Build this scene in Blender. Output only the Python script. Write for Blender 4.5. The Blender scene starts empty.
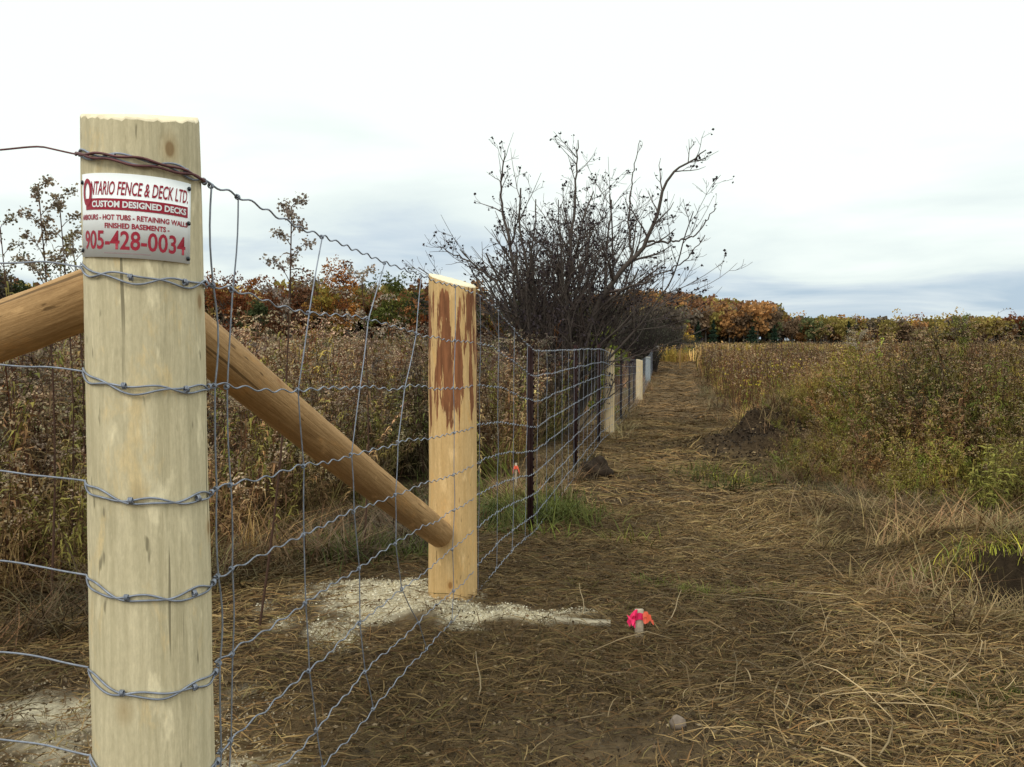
import bpy, math, random
import numpy as np
from mathutils import Vector, Matrix
C = bpy.context.scene.collection
rng = np.random.default_rng(7)
random.seed(7)
PI = math.pi
R = math.radians
# ------------------------------------------------------------------ camera
F = 868.0
PITCH = math.atan(43.5 / F)
EYE = 1.22
cd = bpy.data.cameras.new('camera'); cam = bpy.data.objects.new('camera', cd); C.objects.link(cam)
cam.location = (0, 0, EYE); cam.rotation_euler = (PI / 2 - PITCH, 0, 0)
cd.sensor_width = 36; cd.lens = F / 1024 * 36; cd.clip_start = .05; cd.clip_end = 6000
bpy.context.scene.camera = cam
# ------------------------------------------------------------------ world
SUN_EL, SUN_AZ = R(42), R(205)      # azimuth clockwise from +Y: behind the camera, a little left
w = bpy.data.worlds.new('World'); bpy.context.scene.world = w; w.use_nodes = True
nt = w.node_tree; nt.nodes.clear()
def N(nt, t, **k):
    n = nt.nodes.new(t)
    for a, b in k.items(): setattr(n, a, b)
    return n
L = nt.links.new
out = N(nt, 'ShaderNodeOutputWorld'); mixs = N(nt, 'ShaderNodeMixShader')
sky = N(nt, 'ShaderNodeTexSky', sky_type='NISHITA', sun_disc=False, sun_elevation=SUN_EL, sun_rotation=SUN_AZ)
b1 = N(nt, 'ShaderNodeBackground'); b1.inputs[1].default_value = .1; L(sky.outputs[0], b1.inputs[0])
b2 = N(nt, 'ShaderNodeBackground'); b2.inputs[1].default_value = 1.0
tc = N(nt, 'ShaderNodeTexCoord'); sp = N(nt, 'ShaderNodeSeparateXYZ'); L(tc.outputs['Generated'], sp.inputs[0])
def M(op, a, b=None, c=None, clamp=False):
    n = N(nt, 'ShaderNodeMath', operation=op, use_clamp=clamp)
    for i, v in enumerate((a, b, c)):
        if v is None: continue
        if isinstance(v, (int, float)): n.inputs[i].default_value = v
        else: L(v, n.inputs[i])
    return n.outputs[0]
zc = M('ADD', M('MAXIMUM', sp.outputs[2], 0.0), .10)
cx = M('DIVIDE', sp.outputs[0], zc); cy = M('DIVIDE', sp.outputs[1], zc)
cb = N(nt, 'ShaderNodeCombineXYZ'); L(cx, cb.inputs[0]); L(cy, cb.inputs[1])
n1 = N(nt, 'ShaderNodeTexNoise'); n1.inputs['Scale'].default_value = .62; n1.inputs['Detail'].default_value = 6; n1.inputs['Roughness'].default_value = .52
n1.inputs['Distortion'].default_value = .4
mp = N(nt, 'ShaderNodeMapping'); mp.inputs['Location'].default_value = (3.1, 7.7, 0); L(cb.outputs[0], mp.inputs[0]); L(mp.outputs[0], n1.inputs['Vector'])
# cloudiness: thick bright cloud high up, thinner greyer streaks lower
elev = M('MULTIPLY', sp.outputs[2], 3.4, clamp=True)
den = M('ADD', n1.outputs[0], M('MULTIPLY', elev, .70))
cr = N(nt, 'ShaderNodeValToRGB'); L(den, cr.inputs[0])
e = cr.color_ramp.elements
e[0].position = .48; e[0].color = (.49, .62, .74, 1)
e[1].position = .93; e[1].color = (1.05, 1.12, 1.06, 1)
q = e.new(.60); q.color = (.67, .77, .84, 1)
q = e.new(.72); q.color = (.86, .95, .93, 1)
up = M('MULTIPLY_ADD', M('SUBTRACT', sp.outputs[2], .38, clamp=True), 1.4, 1.0)
mm = N(nt, 'ShaderNodeVectorMath', operation='SCALE'); L(cr.outputs[0], mm.inputs[0]); L(up, mm.inputs[3])
L(mm.outputs[0], b2.inputs[0])
mixs.inputs[0].default_value = .93
L(b1.outputs[0], mixs.inputs[1]); L(b2.outputs[0], mixs.inputs[2]); L(mixs.outputs[0], out.inputs[0])
# ------------------------------------------------------------------ sun (veiled by cloud)
sd = bpy.data.lights.new('sun', 'SUN'); sd.energy = 1.2; sd.angle = R(25); sd.color = (1, .95, .85)
so = bpy.data.objects.new('sun', sd); C.objects.link(so)
to_sun = Vector((math.sin(SUN_AZ) * math.cos(SUN_EL), math.cos(SUN_AZ) * math.cos(SUN_EL), math.sin(SUN_EL)))
so.rotation_euler = to_sun.to_track_quat('Z', 'Y').to_euler()
vs = bpy.context.scene.view_settings
vs.view_transform = 'Standard'; vs.look = 'None'; vs.exposure = 0.0; vs.gamma = 1; vs.use_curve_mapping = False

# ------------------------------------------------------------------ helpers
def at(px, py, y):
    """world point at depth y seen at a pixel of the survey photo (used only to measure places)"""
    u = (px - 512) / F; v = (383.5 - py) / F
    wy = math.cos(PITCH) + v * math.sin(PITCH); wz = v * math.cos(PITCH) - math.sin(PITCH)
    return (u / wy * y, y, EYE + wz / wy * y)
def tag(o, label=None, cat=None, group=None, kind=None):
    if label: o['label'] = label
    if cat: o['category'] = cat
    if group: o['group'] = group
    if kind: o['kind'] = kind
    return o
def empty(name, loc, label, cat, group=None, rz=0):
    o = bpy.data.objects.new(name, None); C.objects.link(o); o.location = loc; o.rotation_euler = (0, 0, rz)
    o.empty_display_size = .1
    return tag(o, label, cat, group)
def link(name, me, mat, parent=None, loc=None):
    o = bpy.data.objects.new(name, me); C.objects.link(o)
    if mat and not len(me.materials): me.materials.append(mat)
    if parent: o.parent = parent
    if loc is not None: o.location = loc
    return o
def quadmesh(name, V, Fc, col=None, smooth=False):
    V = np.asarray(V, np.float32); Fc = np.asarray(Fc, np.int32)
    me = bpy.data.meshes.new(name)
    me.vertices.add(len(V)); me.vertices.foreach_set('co', V.ravel())
    me.loops.add(Fc.size); me.loops.foreach_set('vertex_index', Fc.ravel())
    me.polygons.add(len(Fc)); me.polygons.foreach_set('loop_start', np.arange(0, Fc.size, 4, dtype=np.int32))
    if smooth: me.polygons.foreach_set('use_smooth', np.ones(len(Fc), bool))
    me.update(calc_edges=True)
    if col is not None:
        a = me.color_attributes.new('Col', 'FLOAT_COLOR', 'POINT')
        c4 = np.ones((len(V), 4), np.float32); c4[:, :3] = col; a.data.foreach_set('color', c4.ravel())
    me.validate()
    return me
class Q:
    """collects quads with a colour per vertex"""
    def __init__(s): s.v = []; s.f = []; s.c = []; s.n = 0
    def add(s, v, f, c):
        v = np.asarray(v, float).reshape(-1, 3); f = np.asarray(f, int) + s.n
        c = np.broadcast_to(np.asarray(c, float), (len(v), 3))
        s.v.append(v); s.f.append(f); s.c.append(c); s.n += len(v)
    def tube(s, P, rad, c, k=4, cap=False):
        P = np.asarray(P, float); n = len(P)
        rad = np.broadcast_to(np.asarray(rad, float), (n,))
        T = np.gradient(P, axis=0); T /= np.linalg.norm(T, axis=1)[:, None] + 1e-9
        ref = np.array([0, 0, 1.]) if abs(T[:, 2]).mean() < .8 else np.array([1., 0, 0])
        A = np.cross(T, ref); A /= np.linalg.norm(A, axis=1)[:, None] + 1e-9
        B = np.cross(T, A)
        a = np.arange(k) / k * 2 * PI
        V = P[:, None] + rad[:, None, None] * (A[:, None] * np.cos(a)[None, :, None] + B[:, None] * np.sin(a)[None, :, None])
        i = np.arange(n - 1)[:, None] * k; j = np.arange(k)[None]; j2 = (j + 1) % k
        fc = np.stack([i + j, i + j2, i + k + j2, i + k + j], -1).reshape(-1, 4)
        if cap and k == 4: fc = np.vstack([fc, [[0, 1, 2, 3]], [[(n - 1) * k + t for t in (3, 2, 1, 0)]]])
        if np.ndim(c) == 2: c = np.repeat(np.asarray(c), k, 0)
        s.add(V.reshape(-1, 3), fc, c)
    def strip(s, P, W, c):
        """flat ribbon along P, half width vectors W"""
        P = np.asarray(P, float); W = np.asarray(W, float); n = len(P)
        V = np.stack([P - W, P + W], 1).reshape(-1, 3)
        i = np.arange(n - 1) * 2
        s.add(V, np.stack([i, i + 1, i + 3, i + 2], -1), c)
    def box(s, c0, c1, c, M4=None):
        x0, y0, z0 = c0; x1, y1, z1 = c1
        V = np.array([(x0, y0, z0), (x1, y0, z0), (x1, y1, z0), (x0, y1, z0), (x0, y0, z1), (x1, y0, z1), (x1, y1, z1), (x0, y1, z1)], float)
        if M4 is not None: V = V @ np.array(M4.to_3x3()).T + np.array(M4.translation)
        s.add(V, [(0, 3, 2, 1), (4, 5, 6, 7), (0, 1, 5, 4), (1, 2, 6, 5), (2, 3, 7, 6), (3, 0, 4, 7)], c)
    def arr(s): return np.vstack(s.v), np.vstack(s.f), np.vstack(s.c)
    def mesh(s, name, smooth=False):
        v, f, c = s.arr(); return quadmesh(name, v, f, c, smooth)
def cards(q, P, size, cols, flat=0.0, aspect=1.0):
    """many small randomly turned four-cornered leaves"""
    P = np.asarray(P, float); n = len(P)
    size = np.broadcast_to(size, (n,))
    a = rng.normal(size=(n, 3)); a[:, 2] *= (1 - flat); a /= np.linalg.norm(a, axis=1)[:, None]
    b = rng.normal(size=(n, 3)); b = np.cross(a, b); b /= np.linalg.norm(b, axis=1)[:, None]
    a = a * size[:, None] * .5; b = b * size[:, None] * .5 * aspect
    V = np.stack([P - a, P - b * .9 , P + a, P + b * .9], 1).reshape(-1, 3)
    f = np.arange(4 * n).reshape(-1, 4)
    q.add(V, f, np.repeat(np.broadcast_to(cols, (n, 3)), 4, 0))
def merge(name, temps, tid, pos, rz, sc, tilt, tint, mat, **tg):
    VV = []; FF = []; CC = []; off = 0
    for t, (v, f, c) in enumerate(temps):
        I = np.where(tid == t)[0]
        if not len(I): continue
        n = len(I); s = sc[I]
        s3 = np.stack([s, s, s], 1) if s.ndim == 1 else s
        v0 = v[None] * s3[:, None]
        # lean
        tx = tilt[I, 0][:, None]; ty = tilt[I, 1][:, None]
        x = v0[..., 0] + tx * v0[..., 2]; y = v0[..., 1] + ty * v0[..., 2]; z = v0[..., 2] * (1 - .5 * (tx ** 2 + ty ** 2))
        ca = np.cos(rz[I])[:, None]; sa = np.sin(rz[I])[:, None]
        X = np.stack([x * ca - y * sa, x * sa + y * ca, z], -1) + pos[I][:, None]
        VV.append(X.reshape(-1, 3)); CC.append((c[None] * tint[I][:, None]).reshape(-1, 3))
        FF.append((f[None] + (np.arange(n) * len(v))[:, None, None]).reshape(-1, 4) + off); off += n * len(v)
    me = quadmesh(name, np.vstack(VV), np.vstack(FF), np.vstack(CC))
    o = link(name, me, mat); tag(o, **tg); return o
_H = rng.random((256, 256))
def vnoise(x, y):
    xi = np.floor(x).astype(int); yi = np.floor(y).astype(int); fx = x - xi; fy = y - yi
    fx = fx * fx * (3 - 2 * fx); fy = fy * fy * (3 - 2 * fy)
    g = lambda a, b: _H[a % 256, b % 256]
    return (g(xi, yi) * (1 - fx) + g(xi + 1, yi) * fx) * (1 - fy) + (g(xi, yi + 1) * (1 - fx) + g(xi + 1, yi + 1) * fx) * fy
def fbm(x, y, o=4):
    r = 0; a = .5
    for k in range(o): r = r + a * (vnoise(x * 2 ** k + 17 * k, y * 2 ** k + 31 * k) - .5); a *= .5
    return r * 2
def gauss(x, y, cx, cy, sx, sy=None):
    sy = sy or sx
    return np.exp(-((x - cx) / sx) ** 2 - ((y - cy) / sy) ** 2)
def sstep(a, b, x):
    t = np.clip((x - a) / (b - a), 0, 1); return t * t * (3 - 2 * t)
# fence line
def wire_x(y):
    y = np.asarray(y, float)
    return np.where(y < 4, -.9615 + .198 * y, -.17 + .182 * (y - 4))
def line_x(y): return wire_x(y) - .06
GY = [-50, 0, 4, 5.84, 8.66, 11.5, 13.2, 18, 26, 36.7, 47, 62, 90, 200, 5000]
GZ = [0, 0, .0, -.115, -.135, -.16, -.25, -.42, -.665, -.70, -.45, -.35, -.5, -1.2, -1.2]
def hill(x, y):
    px = 512 + F * x / np.maximum(y, 1)
    up = sstep(170, 290, y)
    h = 8.6 * np.exp(-(np.abs(x - 40) / 27.) ** 2.4) * up
    h += .8 * sstep(80, 140, x) * up + 9 * sstep(-40, -140, x) * sstep(120, 260, y)
    return h
def ground(x, y):
    x = np.asarray(x, float); y = np.asarray(y, float)
    z = np.interp(y, GY, GZ); s = x - line_x(y)
    z = z + hill(x, y)
    amp = .035 + .05 * (np.clip(y, 0, 60) / 60)
    z = z + amp * fbm(x * 1.3, y * 1.3, 5) * sstep(0, 2.5, y)
    # tracks: hollow down the middle, banks at the sides
    z = z - .05 * np.exp(-((s - 1.5) / .5) ** 2) * sstep(3, 6, y)
    z = z + .15 * sstep(2.3, 3.6, s) * sstep(5, 9, y) * sstep(90, 40, y)
    z = z + (.26 + .3 * fbm(x * .9 + 3, y * .9, 2)) * sstep(2.3, 3.5, s) * sstep(7.0, 9.2, y) * sstep(15, 12, y)
    z = z + .022 * fbm(x * 7, y * 7, 3) * sstep(1.5, 2.5, y) * sstep(14, 9, y)
    z = z + .50 * gauss(x, y, 3.6, 11.2, .8, .9) + .16 * gauss(x, y, 2.8, 10.4, .55, .7) + .30 * gauss(x, y, 3.0, 10.6, .9, .9) * fbm(x * 4, y * 4, 4)
    z = z + .16 * gauss(x, y, 2.75, 6.0, .55, .3) + .13 * gauss(x, y, 2.2, 6.9, .5, .35) + .10 * gauss(x, y, 3.3, 5.4, .6, .3)
    z = z + .24 * sstep(4.02, 4.14, y + .12 * fbm(x * 3, 0 * y, 2)) * sstep(5.3, 4.5, y) * sstep(1.85, 2.35, x) * sstep(4, 3.3, x) - .10 * gauss(x, y, 2.6, 3.95, .45, .14)
    z = z + .015 * gauss(x, y, -.35, 3.95, .38, .35) + .02 * gauss(x, y, .1, 3.7, .5, .18) 
    z = z + .05 * gauss(x, y, -1.0, 4.6, .8, .5)
    return z
# ------------------------------------------------------------------ materials
def mat_new(name):
    m = bpy.data.materials.new(name); m.use_nodes = True; t = m.node_tree
    return m, t, t.nodes['Principled BSDF']
def veg_mat(name, rough=.85, trans=.0):
    m, t, b = mat_new(name)
    a = t.nodes.new('ShaderNodeAttribute'); a.attribute_name = 'Col'
    t.links.new(a.outputs['Color'], b.inputs['Base Color']); b.inputs['Roughness'].default_value = rough
    b.inputs['Specular IOR Level'].default_value = .15
    if trans:
        tr = t.nodes.new('ShaderNodeBsdfTranslucent'); mx = t.nodes.new('ShaderNodeMixShader'); mx.inputs[0].default_value = trans
        t.links.new(a.outputs['Color'], tr.inputs[0]); t.links.new(b.outputs[0], mx.inputs[1]); t.links.new(tr.outputs[0], mx.inputs[2])
        t.links.new(mx.outputs[0], t.nodes['Material Output'].inputs[0])
    return m
def plain(name, col, rough=.6, metal=0, spec=.3, nscale=None, namp=.25, bump=0):
    m, t, b = mat_new(name)
    b.inputs['Base Color'].default_value = (*col, 1); b.inputs['Roughness'].default_value = rough
    b.inputs['Metallic'].default_value = metal; b.inputs['Specular IOR Level'].default_value = spec
    if nscale:
        tc = t.nodes.new('ShaderNodeTexCoord'); n = t.nodes.new('ShaderNodeTexNoise'); n.inputs['Scale'].default_value = nscale; n.inputs['Detail'].default_value = 6
        r = t.nodes.new('ShaderNodeValToRGB'); t.links.new(tc.outputs['Object'], n.inputs['Vector']); t.links.new(n.outputs[0], r.inputs[0])
        r.color_ramp.elements[0].position = .3; r.color_ramp.elements[1].position = .7
        r.color_ramp.elements[0].color = (*[c * (1 - namp) for c in col], 1); r.color_ramp.elements[1].color = (*[min(1, c * (1 + namp)) for c in col], 1)
        t.links.new(r.outputs[0], b.inputs['Base Color'])
        if bump:
            bp = t.nodes.new('ShaderNodeBump'); bp.inputs['Strength'].default_value = bump; bp.inputs['Distance'].default_value = .01
            t.links.new(n.outputs[0], bp.inputs['Height']); t.links.new(bp.outputs[0], b.inputs['Normal'])
    return m
def wood_mat(name, light, dark, stain=None, stain_box=None, seed=0., knots=True, axis=2, patchy=.5, grime=None):
    """peeled softwood: long grain streaks, blotches, a few knots, optional bark-brown streaks"""
    m, t, b = mat_new(name); n = t.nodes.new; K = t.links.new
    tc = n('ShaderNodeTexCoord')
    def mapping(sc, loc=(0, 0, 0)):
        q = n('ShaderNodeMapping'); q.inputs['Scale'].default_value = sc; q.inputs['Location'].default_value = loc; K(tc.outputs['Object'], q.inputs[0]); return q.outputs[0]
    def sc3(side, along): v = [side] * 3; v[axis] = along; return v
    def noise(vec, detail=5, rough=.6, dist=0):
        q = n('ShaderNodeTexNoise'); q.inputs['Scale'].default_value = 1; q.inputs['Detail'].default_value = detail; q.inputs['Roughness'].default_value = rough
        q.inputs['Distortion'].default_value = dist; K(vec, q.inputs['Vector']); return q.outputs[0]
    def ramp(f, p0, p1, c0=(0, 0, 0, 1), c1=(1, 1, 1, 1)):
        q = n('ShaderNodeValToRGB'); K(f, q.inputs[0]); e = q.color_ramp.elements; e[0].position = p0; e[1].position = p1; e[0].color = c0; e[1].color = c1; return q.outputs[0]
    def mix(f, a, bb, mode='MIX'):
        q = n('ShaderNodeMix'); q.data_type = 'RGBA'; q.blend_type = mode
        if isinstance(f, (int, float)): q.inputs[0].default_value = f
        else: K(f, q.inputs[0])
        for i, v in ((6, a), (7, bb)):
            if isinstance(v, tuple): q.inputs[i].default_value = (*v, 1) if len(v) == 3 else v
            else: K(v, q.inputs[i])
        return q.outputs[2]
    grain = noise(mapping(sc3(70, 3.5), (seed, seed, 0)), 6, .65, .3)
    blot = noise(mapping(sc3(9, 2.2), (seed * 2, 1, 0)), 4, .55)
    col = mix(ramp(grain, .35, .7), dark, light)
    mid = tuple((a * .55 + c * .45) * .9 for a, c in zip(light, dark))
    col = mix(ramp(blot, .42, .72), col, mix(.65, col, mid))
    # soft pale scuffs where the drawknife passed
    sc_ = noise(mapping(sc3(26, 9), (seed, 4, 2)), 3, .5)
    col = mix(ramp(sc_, .62, .7), col, tuple(min(1, c * 1.07) for c in light))
    warm = noise(mapping(sc3(13, 5), (seed, 11, 3)), 5, .7, .4)
    col = mix(ramp(warm, .56, .66, (0, 0, 0, 1), (.55, .55, .55, 1)), col, (light[0] * 1.02, light[1] * .86, light[2] * .62))
    dirt = noise(mapping(sc3(22, 4), (seed + 2, 5, 6)), 6, .75, .2)
    col = mix(ramp(dirt, .54, .70, (0, 0, 0, 1), (.55, .55, .55, 1)), col, tuple(c * .72 for c in dark))
    speck = noise(mapping(sc3(160, 60), (seed, 1, 9)), 3, .7)
    col = mix(ramp(speck, .35, .65, (.35, .35, .35, 1), (0, 0, 0, 1)), col, tuple(c * .75 for c in dark))
    # dark flecks
    fl = noise(mapping(sc3(55, 12), (seed + 5, 2, 0)), 2, .5)
    col = mix(ramp(fl, .69, .74), col, tuple(c * .55 for c in dark))
    crk = noise(mapping(sc3(42, .9), (seed + 9, 3, 0)), 3, .5)
    col = mix(ramp(crk, .67, .69), col, tuple(c * .5 for c in dark))
    if knots:
        vo = n('ShaderNodeTexVoronoi'); vo.inputs['Scale'].default_value = 1; K(mapping(sc3(7, 4.2), (seed, .3, .1)), vo.inputs['Vector'])
        col = mix(ramp(vo.outputs['Distance'], .05, .075, (1, 1, 1, 1), (0, 0, 0, 1)), col, tuple(c * q for c, q in zip(dark, (.42, .3, .25))))
        col = mix(ramp(vo.outputs['Distance'], .07, .17, (.5, .5, .5, 1), (0, 0, 0, 1)), col, tuple(c * q for c, q in zip(dark, (.8, .65, .5))))
    if stain:
        st = noise(mapping(sc3(22, 2.0), (seed + 1.7, .6, 0)), 7, .66, .3)
        s2 = n('ShaderNodeSeparateXYZ'); K(tc.outputs['Object'], s2.inputs[0])
        z0, z1 = stain_box
        mr = n('ShaderNodeMapRange'); mr.interpolation_type = 'SMOOTHSTEP'; K(s2.outputs[2], mr.inputs[0]); mr.inputs[1].default_value = z0; mr.inputs[2].default_value = z0 + .35
        m2 = n('ShaderNodeMapRange'); m2.interpolation_type = 'SMOOTHSTEP'; K(s2.outputs[2], m2.inputs[0]); m2.inputs[1].default_value = z1; m2.inputs[2].default_value = z1 - .12
        mu = n('ShaderNodeMath'); mu.operation = 'MULTIPLY'; K(mr.outputs[0], mu.inputs[0]); K(m2.outputs[0], mu.inputs[1])
        ma = n('ShaderNodeMath'); ma.operation = 'MULTIPLY_ADD'; K(mu.outputs[0], ma.inputs[0]); ma.inputs[1].default_value = .22; K(st, ma.inputs[2])
        sv = noise(mapping(sc3(60, 8), (3, seed, 0)), 4, .6)
        scol = mix(ramp(sv, .35, .65), stain, tuple(c * 1.9 for c in stain))
        col = mix(ramp(ma.outputs[0], .68, .70), col, scol)
    if grime:
        s3 = n('ShaderNodeSeparateXYZ'); K(tc.outputs['Object'], s3.inputs[0])
        g2 = noise(mapping(sc3(14, 5), (seed, 8, 0)), 4, .6)
        ma = n('ShaderNodeMath'); ma.operation = 'MULTIPLY_ADD'; K(g2, ma.inputs[0]); ma.inputs[1].default_value = -.5; K(s3.outputs[2], ma.inputs[2])
        col = mix(ramp(ma.outputs[0], -.25, -.12, (.8, .8, .8, 1), (0, 0, 0, 1)), col, grime)
    K(col, b.inputs['Base Color']); b.inputs['Roughness'].default_value = .75; b.inputs['Specular IOR Level'].default_value = .2
    bp = n('ShaderNodeBump'); bp.inputs['Strength'].default_value = .8; bp.inputs['Distance'].default_value = .005
    K(grain, bp.inputs['Height']); K(bp.outputs[0], b.inputs['Normal'])
    return m
M_VEG = veg_mat('dry_plants', trans=.15)
M_LEAF = veg_mat('leaves', trans=.25)
M_TWIG = veg_mat('twigs')
M_STRAW = veg_mat('straw_blades', .8)
M_WIRE = plain('galvanised_wire', (.23, .25, .30), .5, .35, nscale=60, namp=.25)
M_RUST = plain('reddish_wire', (.13, .055, .055), .55, .4, nscale=60, namp=.3)
M_TPOST = plain('dark_painted_steel', (.022, .010, .009), .7, 0, .12, nscale=14, namp=.5)
M_POST1 = wood_mat('treated_post_wood', (.76, .66, .44), (.50, .43, .27), seed=.4, grime=(.2, .15, .08))
M_POST2 = wood_mat('fresh_peeled_wood', (.74, .51, .25), (.57, .36, .15), stain=(.15, .06, .026), stain_box=(.62, 1.52), seed=2.3)
M_POST3 = wood_mat('pale_post_wood', (.82, .66, .42), (.62, .47, .27), seed=5.1)
M_POSTG = wood_mat('weathered_grey_wood', (.42, .47, .50), (.28, .31, .33), seed=7.1, knots=False)
M_RAIL = wood_mat('brace_rail_wood', (.54, .33, .15), (.31, .175, .07), seed=3.3, axis=2)
M_END = plain('sawn_end_wood', (.72, .62, .43), .7, nscale=30, namp=.15)
# ground
M_GROUND, t, b = mat_new('ground_soil')
a = t.nodes.new('ShaderNodeAttribute'); a.attribute_name = 'Col'
tcn = t.nodes.new('ShaderNodeTexCoord')
na = t.nodes.new('ShaderNodeTexNoise'); na.inputs['Scale'].default_value = 14; na.inputs['Detail'].default_value = 8; na.inputs['Roughness'].default_value = .7
t.links.new(tcn.outputs['Object'], na.inputs['Vector'])
r = t.nodes.new('ShaderNodeValToRGB'); r.color_ramp.elements[0].position = .3; r.color_ramp.elements[1].position = .72
r.color_ramp.elements[0].color = (.45, .42, .4, 1); r.color_ramp.elements[1].color = (1.5, 1.45, 1.35, 1)
t.links.new(na.outputs[0], r.inputs[0])
mx = t.nodes.new('ShaderNodeMix'); mx.data_type = 'RGBA'; mx.blend_type = 'MULTIPLY'; mx.inputs[0].default_value = 1
t.links.new(a.outputs['Color'], mx.inputs[6]); t.links.new(r.outputs[0], mx.inputs[7]); t.links.new(mx.outputs[2], b.inputs['Base Color'])
b.inputs['Roughness'].default_value = .95; b.inputs['Specular IOR Level'].default_value = .1
bp = t.nodes.new('ShaderNodeBump'); bp.inputs['Strength'].default_value = .9; bp.inputs['Distance'].default_value = .03
t.links.new(na.outputs[0], bp.inputs['Height']); t.links.new(bp.outputs[0], b.inputs['Normal'])

# ------------------------------------------------------------------ ground sheet
def graded(lo, hi, step, far, g=1.12):
    a = list(np.arange(lo, hi, step)); s = step
    while a[-1] < far: s *= g; a.append(a[-1] + s)
    return a
xs = graded(0, 5.5, .055, 2500); xn = graded(0, 4.0, .055, 2500)
X1 = np.array(sorted([-v for v in xn[1:]] + xs)); Y1 = np.array(graded(1.6, 13, .055, 4500, 1.05)); Y1 = np.concatenate([[-60, -20, -8, -3, -1, 0, .8], Y1])
GX, GYm = np.meshgrid(X1, Y1); GZm = ground(GX, GYm)
nx, ny = len(X1), len(Y1)
i = (np.arange(ny - 1)[:, None] * nx + np.arange(nx - 1)[None]).ravel()
fc = np.stack([i, i + 1, i + 1 + nx, i + nx], 1)
x_, y_ = GX.ravel(), GYm.ravel(); s_ = x_ - line_x(y_)
soil = np.array([.075, .05, .028]); thatch = np.array([.145, .10, .05]); chips = np.array([.68, .62, .47]); green = np.array([.055, .075, .02]); weed = np.array([.065, .045, .025])
col = np.tile(soil, (len(x_), 1))
def lay(mask, c):
    global col
    mask = np.clip(mask, 0, 1)[:, None]; col = col * (1 - mask) + np.array(c) * mask
lay(.75 * sstep(-.25, .25, fbm(x_ * .9, y_ * .5, 4) + .25 * sstep(4, 9, y_)), thatch)
lay(sstep(-.2, -1.2, s_) * sstep(5, 6.5, y_) + sstep(2.8, 3.6, s_) * sstep(4, 8, y_), weed)
chipm = lambda x, y: np.clip(1.0 * gauss(x, y, -.58, 4.12, .20, .22) + .45 * gauss(x, y, -.74, 4.3, .26, .22) + .9 * gauss(x, y, -1.5, 2.6, .55, .35) + 1.2 * gauss(x, y, -.42, 3.85, .30, .26) + 1.25 * gauss(x, y, -.02, 3.72, .33, .13) + .5 * gauss(x, y, -.75, 3.75, .4, .4) + .55 * gauss(x, y, -.9, 2.45, .4, .4), 0, 1.35)
lay(sstep(.45, .95, chipm(x_, y_) + 1.5 * fbm(x_ * 2.6, y_ * 3.4, 2) + 1.2 * fbm(x_ * 9, y_ * 9, 4)) * .8 * sstep(.08, .4, chipm(x_, y_)), chips)
lay(gauss(x_, y_, .45, 2.65, .9, .36) * .9, [.10, .072, .042])
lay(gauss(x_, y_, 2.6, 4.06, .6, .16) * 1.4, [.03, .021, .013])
lay(gauss(x_, y_, 3.0, 10.6, 1.0, .9) * sstep(-.3, .3, fbm(x_ * 3, y_ * 3) + .5), [.032, .022, .015])
lay(sstep(150, 200, y_), [.05, .05, .02])
o = link('ground', quadmesh('ground', np.stack([x_, y_, GZm.ravel()], 1), fc, col, True), M_GROUND); tag(o, kind='structure')

# ------------------------------------------------------------------ plant templates
def jit(c, a=.25): return np.array(c) * (1 + rng.uniform(-a, a)) * (1 + rng.uniform(-.06, .06, 3))
BROWN = (.155, .095, .048); OLIVE = (.165, .14, .04); TAN = (.29, .20, .10); FLUFF = (.235, .18, .13); GREEN = (.155, .175, .04); YELL = (.30, .26, .045); RUST = (.14, .05, .02); DARK = (.10, .065, .038)
def leafstrip(q, p, az, L, wd, droop, c, seg=2):
    d = np.array([math.cos(az), math.sin(az), 0]); sd_ = np.array([-math.sin(az), math.cos(az), 0])
    u = np.linspace(0, 1, seg + 1)
    P = p + d * (L * u * (1 - .35 * u * droop))[:, None] + np.array([0, 0, 1]) * (L * (.45 * u - 1.05 * droop * u * u))[:, None]
    wv = np.interp(u, [0, .4, 1], [.5, 1, .1]) * wd
    tw = rng.uniform(-.8, .8)
    W = (sd_ * math.cos(tw) + np.array([0, 0, math.sin(tw)])) * wv[:, None]
    q.strip(P, W, c)
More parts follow.
